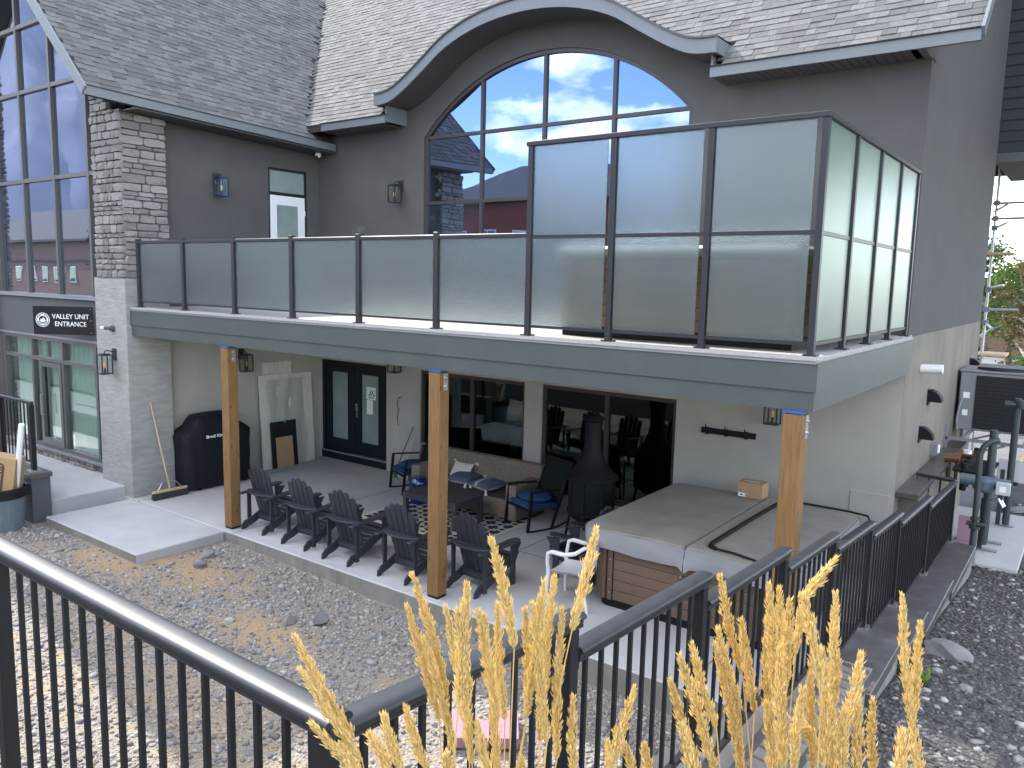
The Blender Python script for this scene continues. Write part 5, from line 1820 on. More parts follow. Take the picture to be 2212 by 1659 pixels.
for k in range(8):
    a = 2 * PI * k / 8 + .2
    q.bar((c[0] + .345 * math.cos(a), c[1] + .345 * math.sin(a), P + .35), (c[0] + .345 * math.cos(a), c[1] + .345 * math.sin(a), P + .94), .03, .02)
q.build('upright', 'black', t)
q = MB(); q.lathe([(.40, .925), (.40, .95), (.33, .95), (.33, .925)], c, 28); q.build('rim', 'matte_black', t, smooth=.5)
q = MB(); q.lathe([(.36, .40), (.36, .44), (.30, .44), (.2, .3), (.05, .25), (.05, .23), (.22, .27), (.34, .38)], c, 28); q.build('fire_bowl', 'matte_black', t, smooth=.5)
for k in range(4):
    a = PI / 4 + PI / 2 * k
    q = MB(); q.bar((c[0] + .31 * math.cos(a), c[1] + .31 * math.sin(a), P + .42), (c[0] + .38 * math.cos(a), c[1] + .38 * math.sin(a), P), .035, .03); q.build('leg', 'matte_black', t)

# table lamp inside, seen through the glass
t = thing('side_table', 'small dark side table inside behind the left sliding door', 'table', (-6.85, 5.2, P))
q = MB(); q.box(-7.1, -6.6, 5.0, 5.4, P + .42, P + .46); q.build('table_top', 'table_dark', t)
for x in (-7.06, -6.64):
    for y in (5.04, 5.36):
        MB().box(x - .02, x + .02, y - .02, y + .02, P + .0, P + .42).build('leg', 'table_dark', t)
t = thing('table_lamp', 'white table lamp with drum shade inside behind the left sliding door', 'lamp', (-6.88, 5.2, P + .462))
q = MB(); q.lathe([(.10, .0), (.10, .02), (.085, .05), (.03, .5), (.02, .62)], (-6.88, 5.2, P + .462), 16); q.build('base', 'white_paint', t, smooth=.6)
q = MB(); q.lathe([(.19, .60), (.17, .90)], (-6.88, 5.2, P + .462), 20, cap=False); q.build('lamp_shade', 'paper', t, smooth=.6)

# ------------------------------------------------------------------ things along the left wall
t = thing('covered_barbecue', 'barbecue grill under a black fitted cover against the left wall', 'barbecue', (-10.76, 1.24, P))
yc = 1.24
def bbq(u, v):
    # v from hem to top, u around
    w_ = [(.0, .66, .30), (.25, .655, .30), (.55, .66, .30), (.7, .66, .295), (.92, .665, .29), (.97, .62, .285), (1.08, .47, .25), (1.18, .42, .22), (1.25, .36, .17), (1.275, .2, .08), (1.28, .01, .01)]
    t_ = v * (len(w_) - 1); k = min(int(t_), len(w_) - 2); f = t_ - k
    z, hy, hx = [w_[k][i] + f * (w_[k + 1][i] - w_[k][i]) for i in range(3)]
    a = 2 * PI * u
    e = .35
    cx = math.copysign(abs(math.cos(a)) ** e, math.cos(a)); cy = math.copysign(abs(math.sin(a)) ** e, math.sin(a))
    rip = 1 + .022 * math.sin(9 * a + 3 * z) * (1 - v) + .012 * math.sin(21 * a) * (1 - v) + .01 * math.sin(13 * z + 2 * a)
    return (-10.73 + cx * hx * rip, yc + cy * hy * rip, P + .04 + z)
q = MB(); q.grid(bbq, 72, 40); q.build('cover', 'cover_cloth', t, smooth=1.2)
me = text_mesh('lettering', 'Broil King', .072, .001, 'paper', align='LEFT', font_scale_x=1.3, bold=.002)
place('lettering', me, t, (-10.418, .94, P + .935), (PI / 2 - .05, 0, PI / 2))
for y in (.85, 1.85):
    q = MB(); q.tube([(-10.5, y, P + .03), (-10.46, y, P + .03)], .03, 10); q.build('caster', 'black', t)
t = thing('push_broom', 'push broom with wooden handle leaning on the rendered column', 'broom', (-10.43, .25, P))
q = MB(); q.bar((-10.46, -.05, P + .13), (-10.44, .56, P + .13), .06, .04); q.build('head', 'wood_tan', t, bevel=.006)
q = MB(); q.prism([(-10.49, P + .01), (-10.40, P + .005), (-10.425, P + .11), (-10.475, P + .11)], 'y', -.06, .57); q.build('bristles', 'bristle', t, bevel=.006)
q = MB(); q.tube([(-10.44, .25, P + .14), (-10.84, .18, P + 1.6)], .014, 8); q.build('handle', 'wood_tan', t, smooth=.8)
q = MB(); q.tube([(-10.45, .04, P + .15), (-10.455, .12, P + .27), (-10.47, .235, P + .30), (-10.455, .36, P + .27), (-10.45, .46, P + .15)], .007, 6); q.build('brace', 'steel', t)
def lean(name, label, cat, y0, y1, zb, L, xb, ang, th, m, group=None, skew=0):
    q = MB()
    M_ = Matrix.Translation((xb, 0, P + zb)) @ Matrix.Rotation(-ang, 4, 'Y') @ Matrix.Rotation(skew, 4, 'X')
    q.box(-th, 0, y0, y1, 0, L, M_)
    return tag(q.build(name, m, bevel=.004), label, cat, group)
lean('insulation_board', 'tall pale board at the back of the leaning stack, standing highest', 'board', 2.55, 3.25, .0, 2.08, -10.93, .045, .02, 'foam_board', 'pale boards leaning on the left wall')
lean('insulation_board', 'wide pale sheet leaning in the middle of the stack', 'board', 2.72, 3.72, .0, 1.83, -10.895, .055, .025, 'foam_board', 'pale boards leaning on the left wall')
lean('insulation_board', 'pale ribbed sheet in front of the leaning stack', 'board', 2.43, 3.2, .0, 1.85, -10.86, .06, .022, 'foam_board', 'pale boards leaning on the left wall')
f_ = MB(); f_.grid(lambda u, v: (-10.835 - .062 * v * 1.75 + .014 * math.sin(u * 17 + 2 * math.sin(v * 4)) + .012 * math.sin(v * 11 + u * 5), 2.62 + .85 * u + .03 * math.sin(v * 5), P + .02 + 1.72 * v), 40, 40)
tag(f_.build('plastic_film', 'plastic_film', smooth=2), 'crinkled clear plastic film wrapped over the leaning pale sheets', 'plastic sheet')
lean('black_board', 'black panel leaning in front of the pale boards', 'board', 2.6, 3.22, .0, .92, -10.80, .075, .012, 'sign_black')
lean('brown_board', 'brown fibre board leaning on the black panel', 'board', 2.70, 3.1, .0, .61, -10.775, .085, .01, 'cardboard')
t = thing('dustpan_set', 'grey upright dustpan and green lobby broom behind the left rocking chair', 'dustpan', (-8.3, 3.72, P))
q = MB(); q.bar((-8.34, 3.74, P + .02), (-8.34, 3.74, P + .22), .26, .12, up=(0, 1, 0)); q.build('pan', 'box_grey', t)
q = MB(); q.tube([(-8.34, 3.72, P + .2), (-8.3, 3.93, P + .78)], .012, 6); q.build('pan_handle', 'box_grey', t)
q = MB(); q.tube([(-8.52, 3.74, P + .25), (-8.33, 3.95, P + .98)], .011, 6); q.build('broom_handle', 'broom_green', t)
q = MB(); q.prism([(-8.62, P + .01), (-8.42, P + .01), (-8.47, P + .26), (-8.56, P + .26)], 'y', 3.71, 3.77); q.build('broom_bristles', 'broom_green', t)
q = MB(); q.box(-8.12, -7.84, 3.82, 3.97, P + .0, P + .72); q.v = q.v[:]; 
t = thing('folded_stool', 'grey folding step stool leaning on the wall behind the left rocking chair', 'step stool', (-7.98, 3.9, P))
for x in (-8.12, -7.86):
    MB().bar((x, 3.8, P + .0), (x, 3.97, P + .72), .03, .04, up=(0, 1, 0)).build('leg', 'hvac_grey', t)
q = MB(); q.bar((-8.14, 3.955, P + .70), (-7.84, 3.955, P + .70), .06, .03); q.bar((-8.1, 3.9, P + .42), (-7.88, 3.9, P + .42), .10, .025); q.build('step', 'hvac_grey', t)
# plastic bag and bottle under the chairs
b_ = MB(); b_.grid(lambda u, v: (-5.95 + 1.25 * u, .34 + .42 * v + .05 * math.sin(u * 6), P + .006 + .03 * abs(math.sin(u * 9 + v * 7)) + .02 * abs(math.sin(v * 13 - u * 5))), 40, 20)
tag(b_.build('plastic_bag', 'plastic_film', smooth=2), 'crumpled clear plastic sheeting on the floor under the chairs', 'plastic bag')
t = thing('bottle', 'dark green bottle lying on the plastic sheeting under a chair', 'bottle', (-4.98, .55, P + .09))
q = MB(); q.tube([(-5.08, .5, P + .075), (-4.93, .56, P + .075), (-4.9, .57, P + .075), (-4.82, .6, P + .075)], [.038, .038, .02, .013], 10); q.build('glass', 'broom_green', t, smooth=.6)
# ------------------------------------------------------------------ foreground and side railings
def rail_profile(w, h):
    # across, up; broad domed cap over grooved sides
    pts = [(-w * .36, -h * .5), (w * .36, -h * .5), (w * .36, -h * .34), (w * .33, -h * .32), (w * .33, -h * .26), (w * .36, -h * .24), (w * .36, -h * .08), (w * .33, -h * .06), (w * .33, 0), (w * .40, h * .02), (w * .47, h * .04), (w * .5, h * .1)]
    half = []
    for i in range(1, 12):
        a = PI * i / 12
        half.append((w * .5 * math.copysign(abs(math.cos(a)) ** .8, math.cos(a)), h * .1 + h * .34 * math.sin(a) ** .75))
    return pts + half + [(-x, z) for x, z in reversed(pts[2:])]
def rail(a, b, w, h, name, parent, m):
    a, b = Vector(a), Vector(b)
    d = (b - a).normalized(); s_ = d.cross(Vector((0, 0, 1))).normalized(); u_ = s_.cross(d)
    pr = rail_profile(w, h)
    n = len(pr)
    vs = [a + s_ * x + u_ * z for x, z in pr] + [b + s_ * x + u_ * z for x, z in pr]
    q = MB(); q.add(vs, [tuple(range(n)), tuple(range(2 * n - 1, n - 1, -1))] + [(i, (i + 1) % n, n + (i + 1) % n, n + i) for i in range(n)])
    return q.build(name, m, parent, smooth=.75)

FY = -5.72
FR = thing('front_railing', 'black metal railing across the foreground at the lower left, shiny rail', 'railing', (-1.5, FY, -1.62))
rail((-6.0, FY, -.415), (.625, FY, -.445), .084, .058, 'top_rail', FR, 'rail_black')
rail((-6.0, FY, -1.5), (.55, FY, -1.5), .03, .03, 'bottom_rail', FR, 'bar_black')
bm_ = MB().box(-.008, .008, -.008, .008, -1.05, 0).mesh('baluster', 'bar_black')
x = .43
k = 0
while x > -5.9:
    if abs(x + 1.22) > .05:
        place('baluster', bm_, FR, (x, FY, -.45))
    x -= .115; k += 1
for x in (-1.24, -3.3, -5.4):
    MB().box(x - .026, x + .026, FY - .026, FY + .026, -1.62, -.447).build('post', 'bar_black', FR, bevel=.003)
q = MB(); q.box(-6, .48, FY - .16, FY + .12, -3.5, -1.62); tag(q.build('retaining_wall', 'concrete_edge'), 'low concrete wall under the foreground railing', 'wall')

SX = .57
SRL = thing('stepped_railing', 'black metal railing stepping down beside the patio towards the end wall', 'railing', (SX, -1, -2.2))
ys = [-5.70, -4.64, -3.49, -2.27, -1.135, .03, 1.25, 2.95, 5.0]
zn = [-.455, -.675, -.875, -1.06, -1.245, -1.44, -1.625, -1.84]
zf = [-.55, -.745, -.945, -1.135, -1.33, -1.525, -1.725, -1.945]
SWL = thing('stepped_wall', 'stepped concrete wall with dark metal caps under the side railing', 'wall', (.68, 0, -3.4))
for k in range(8):
    ya, yb, za, zb = ys[k], ys[k + 1], zn[k] - .03, zf[k] - .03
    e = .045 if k < 7 else .03
    rail((SX, ya + (.0 if k == 0 else .03), za), (SX, yb + e, zb), .084, .058, 'top_rail', SRL, 'rail_black')
    zc = (za + zb) / 2 - .93 + (.0)
    zcap = zc if k < 7 else -2.78
    nb = int((yb - ya) / .115)
    for i in range(1, nb + 1):
        y = ya + (yb - ya) * i / (nb + 1)
        zt_ = za + (zb - za) * i / (nb + 1) - .03
        place('baluster', MB().box(-.008, .008, -.008, .008, zcap + .09 - zt_, 0).mesh('baluster', 'bar_black') if i == 1 else bal_me, SRL, (SX, y, zt_)) if False else None
        MB().box(SX - .008, SX + .008, y - .008, y + .008, zcap + .095, zt_).build('baluster', 'bar_black', SRL)
    MB().box(SX - .014, SX + .014, ya + .03, yb - .03, zcap + .07, zcap + .095).build('bottom_rail', 'bar_black', SRL)
    MB().box(SX - .026, SX + .026, yb - .026, yb + .026, zcap - .1, zb - .033).build('post', 'bar_black', SRL, bevel=.003)
    MB().box(SX - .05, SX + .05, yb - .06, yb + .06, zcap + .001, zcap + .014).build('base_plate', 'steel', SRL)
    if k < 7:
        MB().box(SX - .02, SX + .02, yb + .03, yb + .04, zn[k + 1] - .09, zn[k + 1] - .03).build('end_bracket', 'bar_black', SRL)
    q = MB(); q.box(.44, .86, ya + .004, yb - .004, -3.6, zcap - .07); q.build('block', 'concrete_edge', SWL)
    q = MB(); q.box(.42, .89, ya, yb + .02, zcap - .10, zcap); q.build('cap', 'cap_metal', SWL, bevel=.004)
q = MB(); q.box(SX - .026, SX + .026, FY - .026, FY + .026, -1.62, -.48); q.build('post', 'bar_black', SRL)
rail((SX, 5.02, -1.95), (.10, 5.02, -1.93), .05, .05, 'top_rail', SRL, 'rail_black')
for x in (.12, .26, .40):
    MB().box(x - .01, x + .01, 5.01, 5.03, -2.9, -1.97).build('baluster', 'bar_black', SRL)

# pink foam, rocks
t = thing('foam_block', 'pink foam block with a notch lying on the gravel below the railing', 'foam block', (-2.1, -1.6, GZ))
M_ = Matrix.Translation((-2.14, -1.62, yard_z(-2.14, -1.62) + .02)) @ Matrix.Rotation(rad(37), 4, 'Z')
pr = [(-.3, -.24), (.3, -.24), (.3, .22), (.1, .22), (.07, .08), (0, .04), (-.07, .08), (-.1, .22), (-.3, .22)]
q = MB(); q.prism(pr, 'z', 0, .10, M_); q.build('slab', 'pink_foam', t, bevel=.004)
def foam(x, y, z, s, rz, lab):
    M_ = Matrix.Translation((x, y, z)) @ Matrix.Rotation(rz, 4, 'Z')
    q = MB(); q.prism([(-.12, -.3), (.1, -.3), (.12, -.05), (.02, .0), (.12, .1), (.12, .3), (-.12, .3)], 'z', 0, s, M_)
    tag(q.build('foam_offcut', 'pink_foam', bevel=.004), lab, 'foam offcut')
foam(.66, 6.1, -3.09, .35, .1, 'taller pink foam offcut standing on the concrete pad behind the railing')
foam(.60, 5.55, -3.09, .12, -.2, 'low pink foam offcut on the concrete pad nearest the railing end')
def rock(name, x, y, z, s, seed, m='rock_grey', label=None):
    r = random.Random(seed)
    bm = bmesh.new(); bmesh.ops.create_icosphere(bm, subdivisions=3, radius=1.0)
    ph = [r.uniform(0, 6) for _ in range(6)]
    if seed in (3, 5):
        bm.free(); bm = bmesh.new()
        for _ in range(11):
            d_ = Vector((r.gauss(0, 1), r.gauss(0, 1), r.gauss(0, 1))).normalized()
            bm.verts.new((d_.x * s[0], d_.y * s[1], d_.z * s[2]))
        bmesh.ops.convex_hull(bm, input=bm.verts[:])
    for v in (bm.verts if seed not in (3, 5) else []):
        c = v.co
        f = 1 + .22 * math.sin(2.3 * c.x + ph[0]) * math.cos(2.1 * c.y + ph[1]) + .12 * math.sin(4.7 * c.z + ph[2] + 3 * c.x) + .05 * math.sin(11 * c.y + ph[3])
        if seed % 2:
            f = min(f, 1.0) * (1 if abs(c.x) + abs(c.z) < 1.15 else .93)
        v.co = Vector((c.x * s[0], c.y * s[1], c.z * s[2])) * f
    me = bpy.data.meshes.new(name); bm.to_mesh(me); bm.free()
    me.polygons.foreach_set('use_smooth', [True] * len(me.polygons)); me.set_sharp_from_angle(angle=.5)
    me.materials.append(MATS[m])
    o = bpy.data.objects.new(name, me); COL.objects.link(o)
    if x < .5:
        z = yard_z(x, y) + s[2] * .45
    o.location = (x, y, z); o.rotation_euler = (0, 0, r.uniform(0, 6))
    return tag(o, label, 'rock')
rock('boulder', 1.13, .95, -2.66, (.25, .17, .09), 4, label='large flat pale boulder on the dark gravel beside the stepped wall')
rock('stone_chunk', -5.0, -1.1, GZ + .05, (.16, .1, .12), 3, label='grey angular stone chunk near the patio edge by the middle cedar post')
rock('stone_chunk', -5.25, -1.35, GZ + .02, (.12, .09, .07), 5, label='smaller wedge of grey stone beside the angular chunk')
rock('stone_chunk', -7.75, -.75, GZ + .02, (.09, .07, .07), 2, label='rounded pale stone by the corner where the two slabs meet')
rock('stone_chunk', -7.55, -1.02, GZ + .03, (.1, .08, .08), 7, label='pale stone on the sandy patch just below the slab corner')
rock('stone_chunk', -2.35, -2.55, GZ + .0, (.14, .1, .05), 8, label='flat grey stone in the yard left of the pink foam block')
rock('stone_chunk', 1.35, .1, -2.56, (.06, .05, .035), 9, label='small pale stone on the dark gravel right of the stepped wall')
tw = MB()
r_ = random.Random(77)
for k in range(260):
    x, y = r_.uniform(-11, .3), r_.uniform(-5.4, -.4)
    if in_slab(x, y):
        continue
    a, l_ = r_.uniform(0, 6.28), r_.uniform(.03, .13)
    p0 = Vector((x, y, yard_z(x, y) + .022)); p1 = p0 + Vector((math.cos(a) * l_, math.sin(a) * l_, r_.uniform(-.01, .015)))
    tw.bar(p0, p1, r_.uniform(.003, .007), .003)
tag(tw.build('straw', 'lumber'), 'dry straw and wood bits scattered over the gravel yard', 'straw', kind='stuff')
w_ = MB()
for k in range(60):
    a = RN.uniform(0, 6.28); l_ = RN.uniform(.05, .13)
    x, y = 1.0 + RN.uniform(-.09, .09), .02 + RN.uniform(-.12, .12)
    p0 = Vector((x, y, slope_z(x, y))); p1 = p0 + Vector((math.cos(a) * l_ * .6, math.sin(a) * l_ * .6, l_ * .7))
    sd = Vector((-math.sin(a), math.cos(a), 0)) * .008
    w_.add([p0 - sd, p0 + sd, (p0 + p1) / 2 + sd * 1.5 + Vector((0, 0, .01)), p1, (p0 + p1) / 2 - sd * 1.5 + Vector((0, 0, .01))], [(0, 1, 2, 3, 4)])
tag(w_.build('weed', 'weed'), 'small green weed at the foot of the stepped wall', 'weed')

# ------------------------------------------------------------------ entrance stub wall and bin at the left edge
t = thing('stub_wall', 'dark grey low wall with metal cap and black railing at the entrance', 'wall', (-12.5, -1.5, -3.5))
q = MB(); q.box(-17, -11.03, -1.66, -1.385, -3.5, -2.62); q.build('block', 'wall_grey', t)
q = MB(); q.box(-17, -11.0, -1.69, -1.36, -2.62, -2.545); q.build('cap', 'cap_metal', t, bevel=.005)
ER = thing('entrance_railing', 'black picket railing on the grey stub wall by the entrance', 'railing', (-12, -1.52, -2.545))
rail((-16.5, -1.52, -1.47), (-11.2, -1.52, -1.47), .055, .05, 'top_rail', ER, 'rail_black')
MB().box(-16.5, -11.29, -1.532, -1.508, -2.43, -2.405).build('bottom_rail', 'bar_black', ER)
for x in (-11.25, -12.35, -13.6):
    q = MB(); q.box(x - .035, x + .035, -1.555, -1.485, -2.54, -1.5); q.build('post', 'bar_black', ER, bevel=.003)
    q = MB(); q.box(x - .09, x + .09, -1.6, -1.44, -2.5445, -2.53); q.build('base_plate', 'steel', ER)
x = -11.37
while x > -15:
    if min(abs(x + 12.35), abs(x + 13.6)) > .06:
        MB().box(x - .009, x + .009, -1.529, -1.511, -2.405, -1.5).build('baluster', 'bar_black', ER)
    x -= .125
t = thing('rubbish_bin', 'blue grey plastic bin with black liner rim by the stub wall', 'bin', (-11.13, -2.03, GZ))
bc = (-11.13, -2.03, GZ)
q = MB(); q.lathe([(.24, .0), (.25, .01), (.285, .3), (.31, .58), (.325, .6), (.32, .62)], bc, 28, cap=True); q.build('tub', 'bin_blue', t, smooth=.6)
q = MB(); q.lathe([(.325, .56), (.345, .575), (.345, .70), (.33, .72), (.315, .70)], bc, 28, cap=False); q.build('liner_rim', 'black', t, smooth=.6)
t = thing('carton', 'tall open brown carton with printed badge standing in the bin', 'box', (-11.14, -2.03, GZ + .5))
M_ = Matrix.Translation((-11.14, -2.03, GZ + .42)) @ Matrix.Rotation(rad(40), 4, 'Z') @ Matrix.Rotation(rad(9), 4, 'Y')
q = MB(); q.box(-.23, .2, -.16, .12, 0, .78, M_); q.build('body', 'cardboard', t, bevel=.004)
q = MB(); q.prism([(-.02 + .07 * math.cos(a * PI / 10) * 1, .43 + (.2 if math.sin(a * PI / 10) >= 0 else -.2) + .07 * math.sin(a * PI / 10)) for a in range(20)], 'y', -.1625, -.1605, M_); q.build('printed_badge', 'print_dark', t)
me = text_mesh('lettering', 'NAPOLEON', .09, .0005, 'cardboard', bold=.002)
place('lettering', me, t, M=M_ @ Matrix.Translation((-.02, -.1635, .43)) @ Matrix.Rotation(PI / 2, 4, 'X') @ Matrix.Rotation(-PI / 2, 4, 'Z'))
q = MB(); q.tube([(-11.02, -1.9, GZ + .5), (-10.7, -1.88, GZ + 1.70)], .04, 12); tag(q.build('paper_tube', 'paper', smooth=.6), 'white roll tube leaning out of the bin', 'tube')

# ------------------------------------------------------------------ services behind the railing
t = thing('condenser_unit', 'grey air conditioning condenser with dark coil on wall brackets', 'air conditioner', (.7, 9.1, -1.85))
q = MB(); q.box(.09, 1.3, 8.62, 9.6, -1.80, -.80); q.build('casing', 'hvac_grey', t, bevel=.012)
q = MB(); q.box(.33, 1.26, 8.605, 8.62, -1.76, -.85); q.build('coil', 'coil', t)
me = MB().box(.33, 1.26, 8.595, 8.604, -.004, .004).mesh('grille_bar', 'black')
for i in range(14):
    place('grille_bar', me, t, (0, 0, -1.73 + i * .064))
me = MB().box(-.003, .003, 8.597, 8.603, -1.76, -.85).mesh('grille_wire', 'black')
for i in range(24):
    place('grille_wire', me, t, (.35 + i * .039, 0, 0))
q = MB(); q.box(.07, 1.32, 8.6, 9.62, -.80, -.765); q.build('top_cover', 'hvac_grey', t, bevel=.01)
q = MB(); q.lathe([(.42, 0), (.42, .03), (.36, .05), (.05, .055)], (.7, 9.1, -.765), 24); q.build('fan_guard', 'coil', t)
for i in range(5):
    MB().box(.3, 1.1, 8.78 + i * .15, 8.82 + i * .15, -.712, -.70).build('fan_guard_bar', 'hvac_grey', t)
for z, w in ((-1.2, .05), (-1.5, .04)):
    MB().box(.2 - w, .2 + w, 8.612, 8.619, z - .05, z + .05).build('sticker', 'paper', t)
q = MB(); q.tube([(.14, 8.6, -1.25), (.12, 8.55, -1.4), (.1, 8.52, -1.62), (.12, 8.5, -1.8)], .018, 6); q.build('conduit', 'hvac_grey', t)
t = thing('wall_bracket', 'galvanised steel bracket carrying the condenser', 'bracket', (.034, 8.5, -2.1))
for y in (7.75, 9.7):
    q = MB(); q.bar((.06, y, -2.25), (.06, y, -1.6), .05); q.bar((.06, y, -1.83), (1.25, y, -1.83), .05); q.bar((.06, y, -2.2), (.9, y, -1.86), .03); q.build('arm', 'hvac_grey', t)
q = MB(); q.bar((.3, 7.72, -1.825), (.3, 9.75, -1.825), .05, .055); q.bar((1.15, 7.72, -1.825), (1.15, 9.75, -1.825), .05, .055); q.build('cross_rail', 'hvac_grey', t)

t = thing('gas_riser', 'grey green gas pipe riser with elbow standing on the concrete pad', 'gas pipe', (.825, 5.3, -3.1))
q = MB(); q.tube([(.825, 5.24, -3.12), (.825, 5.24, -2.92)], .052, 12); q.build('sleeve', 'hvac_grey', t, smooth=.7)
q = MB(); q.tube([(.825, 5.24, -2.92), (.822, 5.27, -2.65)], [.045, .04], 12); q.tube([(.82, 5.3, -2.66), (.81, 5.34, -2.1), (.80, 5.36, -1.62), (.83, 5.38, -1.5), (.9, 5.4, -1.43), (.99, 5.46, -1.41)], .038, 12); q.build('pipe', 'pipe_green', t, smooth=.7)
for z, r_ in ((-2.62, .07), (-2.5, .06), (-2.92, .055)):
    q = MB(); q.lathe([(r_, 0), (r_, .035)], (.822, 5.28, z), 12); q.build('flange', 'pipe_green', t, smooth=.5)
q = MB(); q.tube([(.72, 5.3, -2.56), (.95, 5.3, -2.56)], .03, 10); q.build('valve', 'pipe_green', t)
t = thing('gas_meter', 'blue grey gas meter set with black valves beside the riser', 'gas meter', (.9, 6.1, -3.1))
q = MB(); q.tube([(.55, 5.75, -2.05), (1.15, 5.75, -2.06)], .075, 14); q.lathe([(.1, -.1), (.15, -.06), (.15, .06), (.1, .1)], (.85, 5.78, -2.1), 16); q.build('meter_body', 'pipe_blue', t, smooth=.6)
q = MB(); q.tube([(.88, 5.95, -3.0), (.88, 5.95, -1.35)], .05, 10); q.tube([(.86, 6.4, -3.05), (.86, 6.4, -1.45)], .045, 10); q.build('pipe', 'pipe_green', t, smooth=.7)
q = MB(); q.tube([(1.03, 7.5, -3.05), (1.03, 7.5, -1.15), (1.03, 7.5, -1.05)], .05, 10); q.tube([(.86, 7.5, -1.15), (1.3, 7.5, -1.18)], .055, 10); q.lathe([(.09, 0), (.09, .08), (.05, .12)], (1.08, 7.5, -1.2), 12); q.build('regulator', 'pipe_green', t, smooth=.6)
q = MB()
for k in range(6):
    y = 6.1 + .28 * k
    q.tube([(.4, y, -2.0 - .02 * k), (.86, y, -2.02 - .02 * k)], .035, 8); q.tube([(.55, y, -2.3), (.55, y, -1.9)], .045, 8)
q.build('manifold', 'black', t, smooth=.6)
q = MB()
for x, y in ((.86, 6.42), (.84, 5.98), (.92, 7.55)):
    q.box(x - .04, x + .22, y - .06, y + .06, -3.085, -3.075)
q.build('foot_plate', 'hvac_grey', t)
MB().bar((.84, 5.98, -3.08), (.84, 5.98, -2.35), .06, .06).build('stanchion', 'pipe_green', t); MB().bar((.92, 7.55, -3.08), (.92, 7.55, -2.2), .06, .06).build('stanchion', 'pipe_green', t)
for y, z in ((6.0, -2.35), (6.3, -2.45), (6.6, -2.5)):
    MB().tube([(.9, y, z), (1.02, y - .03, z + .03), (1.06, y - .03, z - .05)], .014, 6).build('test_cock', 'chrome_dull', t)
t = thing('copper_regulators', 'row of copper coloured gas regulators on the wall ledge', 'regulator', (.3, 6.9, -2.0))
for k in range(2):
    x, y = .30 + .12 * k, 6.5 + .45 * k
    q = MB(); q.tube([(x - .06, y, -1.92), (x + .14, y, -1.92)], .07, 10); q.tube([(x, y, -1.92), (x, y, -2.22), (x + .1, y, -2.24), (x + .1, y, -1.95)], .028, 8); q.build('body', 'copper', t, smooth=.6)
q = MB(); q.lathe([(.06, 0), (.06, .05)], (.5, 6.75, -1.87), 12); q.build('dial', 'cam_white', t)
t = thing('utility_box', 'larger light grey utility box on a post right of the gas meter', 'utility box', (1.0, 8.0, -3.1))
q = MB(); q.box(.82, 1.2, 7.9, 8.05, -2.45, -2.12); q.build('box', 'box_grey', t, bevel=.008); MB().box(.97, 1.03, 7.96, 8.0, -3.1, -2.45).build('post', 'pipe_green', t)
q = MB(); q.lathe([(.035, 0), (.035, .05)], (1.08, 7.88, -2.49), 10); q.build('gland', 'black', t)
t = thing('junction_box', 'small white junction box with label in front of the gas meter', 'junction box', (1.05, 5.6, -2.2))
q = MB(); q.box(1.0, 1.17, 5.55, 5.62, -2.17, -2.0); q.build('box', 'box_grey', t, bevel=.006); MB().box(1.045, 1.12, 5.5465, 5.5495, -2.13, -2.05).build('label_sticker', 'paper', t)
q = MB(); q.bar((1.08, 5.61, -2.12), (.95, 5.75, -2.1), .03); q.build('bracket', 'pipe_green', t)
rock('slab_stone', 1.15, 8.9, -3.1, (.3, .12, .04), 10, label='pale flat stone behind the utility box')

# scaffold, orange beam, trees far right
t = thing('scaffold', 'steel tube scaffold with plank stubs behind the end wall', 'scaffold', (.0, 13.0, -3.4))
q = MB(); q.tube([(-.08, 13.0, -3.6), (-.075, 13.0, 3.9)], .026, 8); q.build('standard', 'scaffold', t, smooth=.7)
for z, x1 in ((2.42, 1.6), (2.1, 1.6), (.18, .5)):
    q = MB(); q.tube([(-.16, 13.06, z), (x1, 13.06, z + .01)], .025, 8); q.build('ledger', 'scaffold', t, smooth=.7)
for z, l_, dz in ((2.25, .3, .12), (1.88, .3, .1), (.62, .35, .08), (-.08, .22, -.12), (3.25, .1, 0)):
    q = MB(); q.tube([(-.12, 13.1, z), (-.12 + l_, 12.6, z + dz)], .026, 8); q.build('transom_tube', 'scaffold', t, smooth=.7)
for z in (3.25, 2.42, 2.1, 1.9, .6, .18, -.1):
    q = MB(); q.box(-.13, -.02, 12.95, 13.05, z - .05, z + .05); q.build('coupler', 'hvac_grey', t)
for z, l_ in ((1.33, .5), (-.78, .55)):
    q = MB(); q.box(-.15, -.15 + l_, 12.5, 13.3, z, z + .045); q.build('plank', 'lumber', t)
t = thing('orange_trestle', 'orange steel trestle leg on the ground behind the gas meter', 'trestle', (2.0, 14.0, -3.14))
q = MB(); q.bar((1.2, 13.0, -3.1), (1.7, 13.4, -2.5), .3, .05); q.bar((1.6, 13.4, -2.52), (3.2, 13.6, -2.5), .12, .12); q.bar((1.5, 13.3, -2.9), (3.0, 13.3, -2.85), .08, .08); q.build('frame', 'orange', t)
q = MB(); q.bar((.75, 11.0, -3.05), (1.15, 13.2, -2.35), .03, .16); tag(q.build('timber_plank', 'lumber'), 'pale timber plank leaning behind the gas pipes', 'plank')

